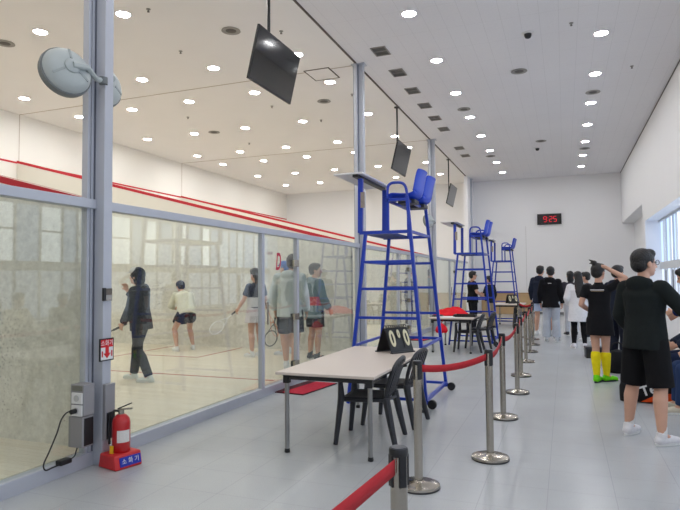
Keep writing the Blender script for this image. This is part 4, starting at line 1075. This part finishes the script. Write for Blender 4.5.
# --- in the corridor
person('person in black hooded top and black knee-length shorts, large beside the windows', (.71, 6.32, 0), math.radians(-38), 1.79,
       dict(hy=-.42, ankL=(-.20, .02, .085), ankR=(.18, -.08, .085), kneeL=(-.15, .03, .49), kneeR=(.14, -.01, .49), elR=(.33, .06, 1.19), wrR=(.46, .26, 1.12), elL=(-.235, -.02, 1.13), wrL=(-.20, .16, .94), toeL=(-.12, 1, 0), toeR=(.28, 1, 0)),
       dict(top=dict(col=(28, 33, 33), hood=True, infl=.036, hem=-.36, aline=.02, name='hooded_top'), bottom=dict(kind='shorts', col=(20, 20, 22), infl=.026, len=.99, flare=.032), sock=((230, 228, 226), .22), shoe=(222, 220, 222), glasses=True), .008, None, 1.0)
person('person in black shirt with yellow knee socks and green shoes, hand on head', (.47, 9.53, 0), math.radians(-14), 1.73,
       dict(hy=-.35, elR=(.36, .02, 1.53), wrR=(.09, -.03, 1.70), handR=(-1, -.1, .15), elL=(-.24, -.06, 1.14), wrL=(-.14, .14, 1.02), hipL=(-.08, 0, .90), hipR=(.08, 0, .90), ankL=(-.045, -.06, .085), ankR=(.06, .10, .085), kneeL=(-.062, .0, .49), kneeR=(.066, .05, .49), toeL=(.1, 1, 0), toeR=(.6, .8, 0)),
       dict(top=dict(col=(24, 24, 27), sleeve='el', frac=.62, name='shirt', infl=.018, print=[(1.62, .55, .014, (206, 206, 206)), (1.5, .5, .008, (150, 130, 96))]), bottom=dict(kind='skirt', col=(24, 24, 27), len=.52, w=1.22), hair='bun', sock=((240, 222, 30), .86), shoe=(112, 214, 30), sole=mat('dark_sole', (40, 40, 40), .7)), .009, None, .92)
person('person with long black hair in a white hooded coat and black leggings', (.27, 13.98, 0), math.radians(6), 1.66,
       dict(hy=.1, elL=(-.25, -.02, 1.14), wrL=(-.19, .16, 1.0)),
       dict(top=dict(col=(226, 226, 230), hood=False, infl=.045, hem=-1.05, aline=.12, name='coat'), bottom=dict(kind='trousers', col=(20, 20, 23), infl=.008, flare=.0), hair='long', shoe=(226, 222, 228)), .011)
person('person in black jacket and pale grey trousers, seen from behind', (-.33, 15.3, 0), math.radians(-6), 1.80, dict(hy=.2),
       dict(top=dict(col=(22, 22, 26), hood=True, infl=.04, hem=-.5, print=[(1.62, .18, .012, (206, 206, 206))]), bottom=dict(kind='trousers', col=(186, 192, 202), infl=.03, flare=.03), shoe=(206, 208, 212)), .011)
person('person in navy jacket and pale blue shorts beside the belt posts, seen from behind', (-.62, 16.7, 0), math.radians(-20), 1.85, dict(ankR=(.16, .24, .085), kneeR=(.13, .18, .50)),
       dict(top=dict(col=(34, 40, 56), hood=True, infl=.04, hem=-.45), bottom=dict(kind='shorts', col=(186, 200, 226), infl=.03, len=.7), sock=((226, 226, 226), .25), shoe=(226, 226, 228)), .012)
person('person with dark bobbed hair between the grey trousers and the white coat', (.14, 17.0, 0), math.radians(15), 1.70, {},
       dict(top=dict(col=(60, 56, 64), infl=.03), bottom=dict(kind='trousers', col=(206, 208, 214), infl=.02), hair='bob', shoe=(70, 72, 78)), .013)
person('person with short dark hair partly hidden behind the white coat', (.50, 15.7, 0), math.radians(70), 1.66, {},
       dict(top=dict(col=(70, 72, 80), infl=.03), bottom=dict(kind='trousers', col=(44, 46, 56)), shoe=(214, 214, 214)), .013)
person('person in dark navy tracksuit behind the yellow-socked person', (.86, 11.3, 0), math.radians(-40), 1.73, {},
       dict(top=dict(col=(30, 36, 52), infl=.035, hem=-.4, hood=True), bottom=dict(kind='trousers', col=(28, 32, 46), infl=.02), shoe=(210, 206, 204)), .012)
person('person in black short-sleeved shirt and glasses facing a companion by the second tower', (-2.60, 17.85, 0), math.radians(-62), 1.74,
       dict(elR=(.25, .04, 1.14), wrR=(.14, .24, 1.02), elL=(-.25, .04, 1.14), wrL=(-.14, .26, 1.08)),
       dict(top=dict(col=(22, 22, 24), sleeve='el', infl=.03, hem=-.4, name='shirt'), bottom=dict(kind='trousers', col=(30, 31, 34), infl=.02), shoe=(60, 60, 64), glasses=True), .011, SKIN, 1.08)
person('person in dark jacket and tan trousers talking beside the black-shirted person', (-2.17, 18.55, 0), math.radians(60), 1.60, dict(elL=(-.24, .06, 1.13), wrL=(-.14, .24, 1.1)),
       dict(top=dict(col=(34, 38, 50), infl=.03), bottom=dict(kind='trousers', col=(178, 160, 132), infl=.016), shoe=(70, 70, 74)), .012)
# bench and people along the windows
t = thing('bench', 'low pale bench along the window wall behind the black-clad person', 'bench', (1.72, 8.6, 0))
MB().bb((-.22, -1.9, .40), (.22, 1.9, .44)).build('seat', mat('bench_top', (176, 164, 148), .5, 0, .06, 8), t, False, bevel=.008)
for y in (-1.7, 0, 1.7):
    for x in (-.17, .17): MB().cyl((x, y, 0), (x, y, .40), .02).build('leg', M_STEEL, t)
SIT = dict(hipL=(-.095, 0, .53), hipR=(.095, 0, .53), kneeL=(-.13, .44, .50), kneeR=(.13, .44, .50), ankL=(-.13, .46, .085), ankR=(.13, .46, .085), pelvis=(0, -.02, .57), chest=(0, .03, .88), neck=(0, .07, 1.07), head=(0, .12, 1.21),
           shL=(-.178, .05, 1.01), shR=(.178, .05, 1.01), elL=(-.24, .14, .77), elR=(.24, .14, .77), wrL=(-.12, .34, .68), wrR=(.12, .34, .68))
person('seated person in beige coat and blue jeans, cut by the picture edge', (1.66, 7.72, 0), math.radians(90), 1.72, SIT,
       dict(top=dict(col=(206, 190, 160), infl=.05, hem=-.3, name='coat'), bottom=dict(kind='trousers', col=(42, 60, 96), infl=.018), shoe=(206, 198, 180)), .011)
person('person in navy blue jacket leaning forward by the window', (1.86, 9.30, 0), math.radians(75), 1.74,
       dict(chest=(0, .10, 1.25), neck=(0, .20, 1.41), head=(0, .29, 1.52), shL=(-.178, .15, 1.35), shR=(.178, .15, 1.35), elL=(-.24, .22, 1.10), wrL=(-.14, .42, 1.05), elR=(.24, .2, 1.1), wrR=(.16, .4, 1.0), hp=-.4),
       dict(top=dict(col=(34, 48, 96), infl=.045, hem=-.45), bottom=dict(kind='trousers', col=(30, 38, 58), infl=.02), shoe=(214, 214, 214)), .012)
person('seated person in dark jacket and navy trousers farther along the bench', (1.66, 8.72, 0), math.radians(95), 1.70, SIT,
       dict(top=dict(col=(36, 44, 60), infl=.045, hem=-.3), bottom=dict(kind='trousers', col=(32, 40, 66), infl=.02), shoe=(200, 196, 188)), .012)

# bags on the floor
t = thing('racket_bag', 'black and orange racket bag on the floor behind the bare legs', 'bag', (.98, 8.25, .0), math.radians(8))
def bagf(prof):
    s_ = MB(); rs = []
    for x, w, h in prof: rs.append([s_.bm.verts.new(V((x, w*math.copysign(abs(math.cos(a))**.6, math.cos(a)), h/2+h/2*math.copysign(abs(math.sin(a))**.6, math.sin(a))))) for a in [2*PI*i/20 for i in range(20)]])
    s_.skin(rs); return s_
bagf([(-.36, .05, .20), (-.33, .12, .26), (-.1, .15, .29), (.2, .14, .27), (.34, .10, .24), (.37, .04, .18)]).build('shell', fabric((26, 26, 28)), t)
MB().prism([(x, -.152, z) for x, z in ((-.16, .02), (.24, .02), (.28, .12), (.05, .13))], (0, .012, 0)).build('side_panel', fabric((226, 84, 36)), t, False)
text_mesh('lettering', 'Tec', .17, M_WHITEP, t, (-.04, -.156, .175), (PI/2, -.32, 0), .001, bold=.004)
MB().tube(smooth_pts([(-.2, 0, .28), (-.12, -.02, .36), (.04, -.02, .37), (.12, 0, .28)]), .012).build('handle', fabric((200, 200, 200)), t)
t = thing('shoulder_bag', 'black bag slumped on the floor behind the yellow socks', 'bag', (.78, 10.6, 0))
MB().lathe([(.03, 0), (.19, .01), (.21, .10), (.18, .24), (.12, .34), (.03, .37)], n=22).build('pouch', fabric((24, 25, 28)), t)
MB().tube(smooth_pts([(-.12, 0, .3), (-.06, .02, .46), (.06, .02, .46), (.12, 0, .3)]), .012).build('strap', fabric((40, 40, 44)), t)
t = thing('shoe_box', 'small black box on the floor beside the green shoes', 'box', (.56, 12.4, 0), .1)
MB().bb((-.22, -.14, 0), (.22, .14, .20)).build('body', M_BLACK, t, False, bevel=.006)
MB().bb((-.225, -.145, .17), (.225, .145, .215)).build('lid', M_DARKG, t, False, bevel=.006)

# ------------------------------------------------------------------ world and view
w = bpy.data.worlds.new('world'); bpy.context.scene.world = w; w.use_nodes = True
w.node_tree.nodes['Background'].inputs[0].default_value = (.62, .78, 1, 1); w.node_tree.nodes['Background'].inputs[1].default_value = .6
sc = bpy.context.scene
sc.view_settings.view_transform = 'Standard'; sc.view_settings.look = 'None'; sc.view_settings.gamma = 1; sc.view_settings.exposure = .57
sc.cycles.max_bounces = 10; sc.cycles.diffuse_bounces = 6; sc.cycles.glossy_bounces = 5; sc.cycles.transparent_max_bounces = 16
sc.cycles.sample_clamp_indirect = 6; sc.cycles.use_denoising = True; sc.cycles.caustics_reflective = False
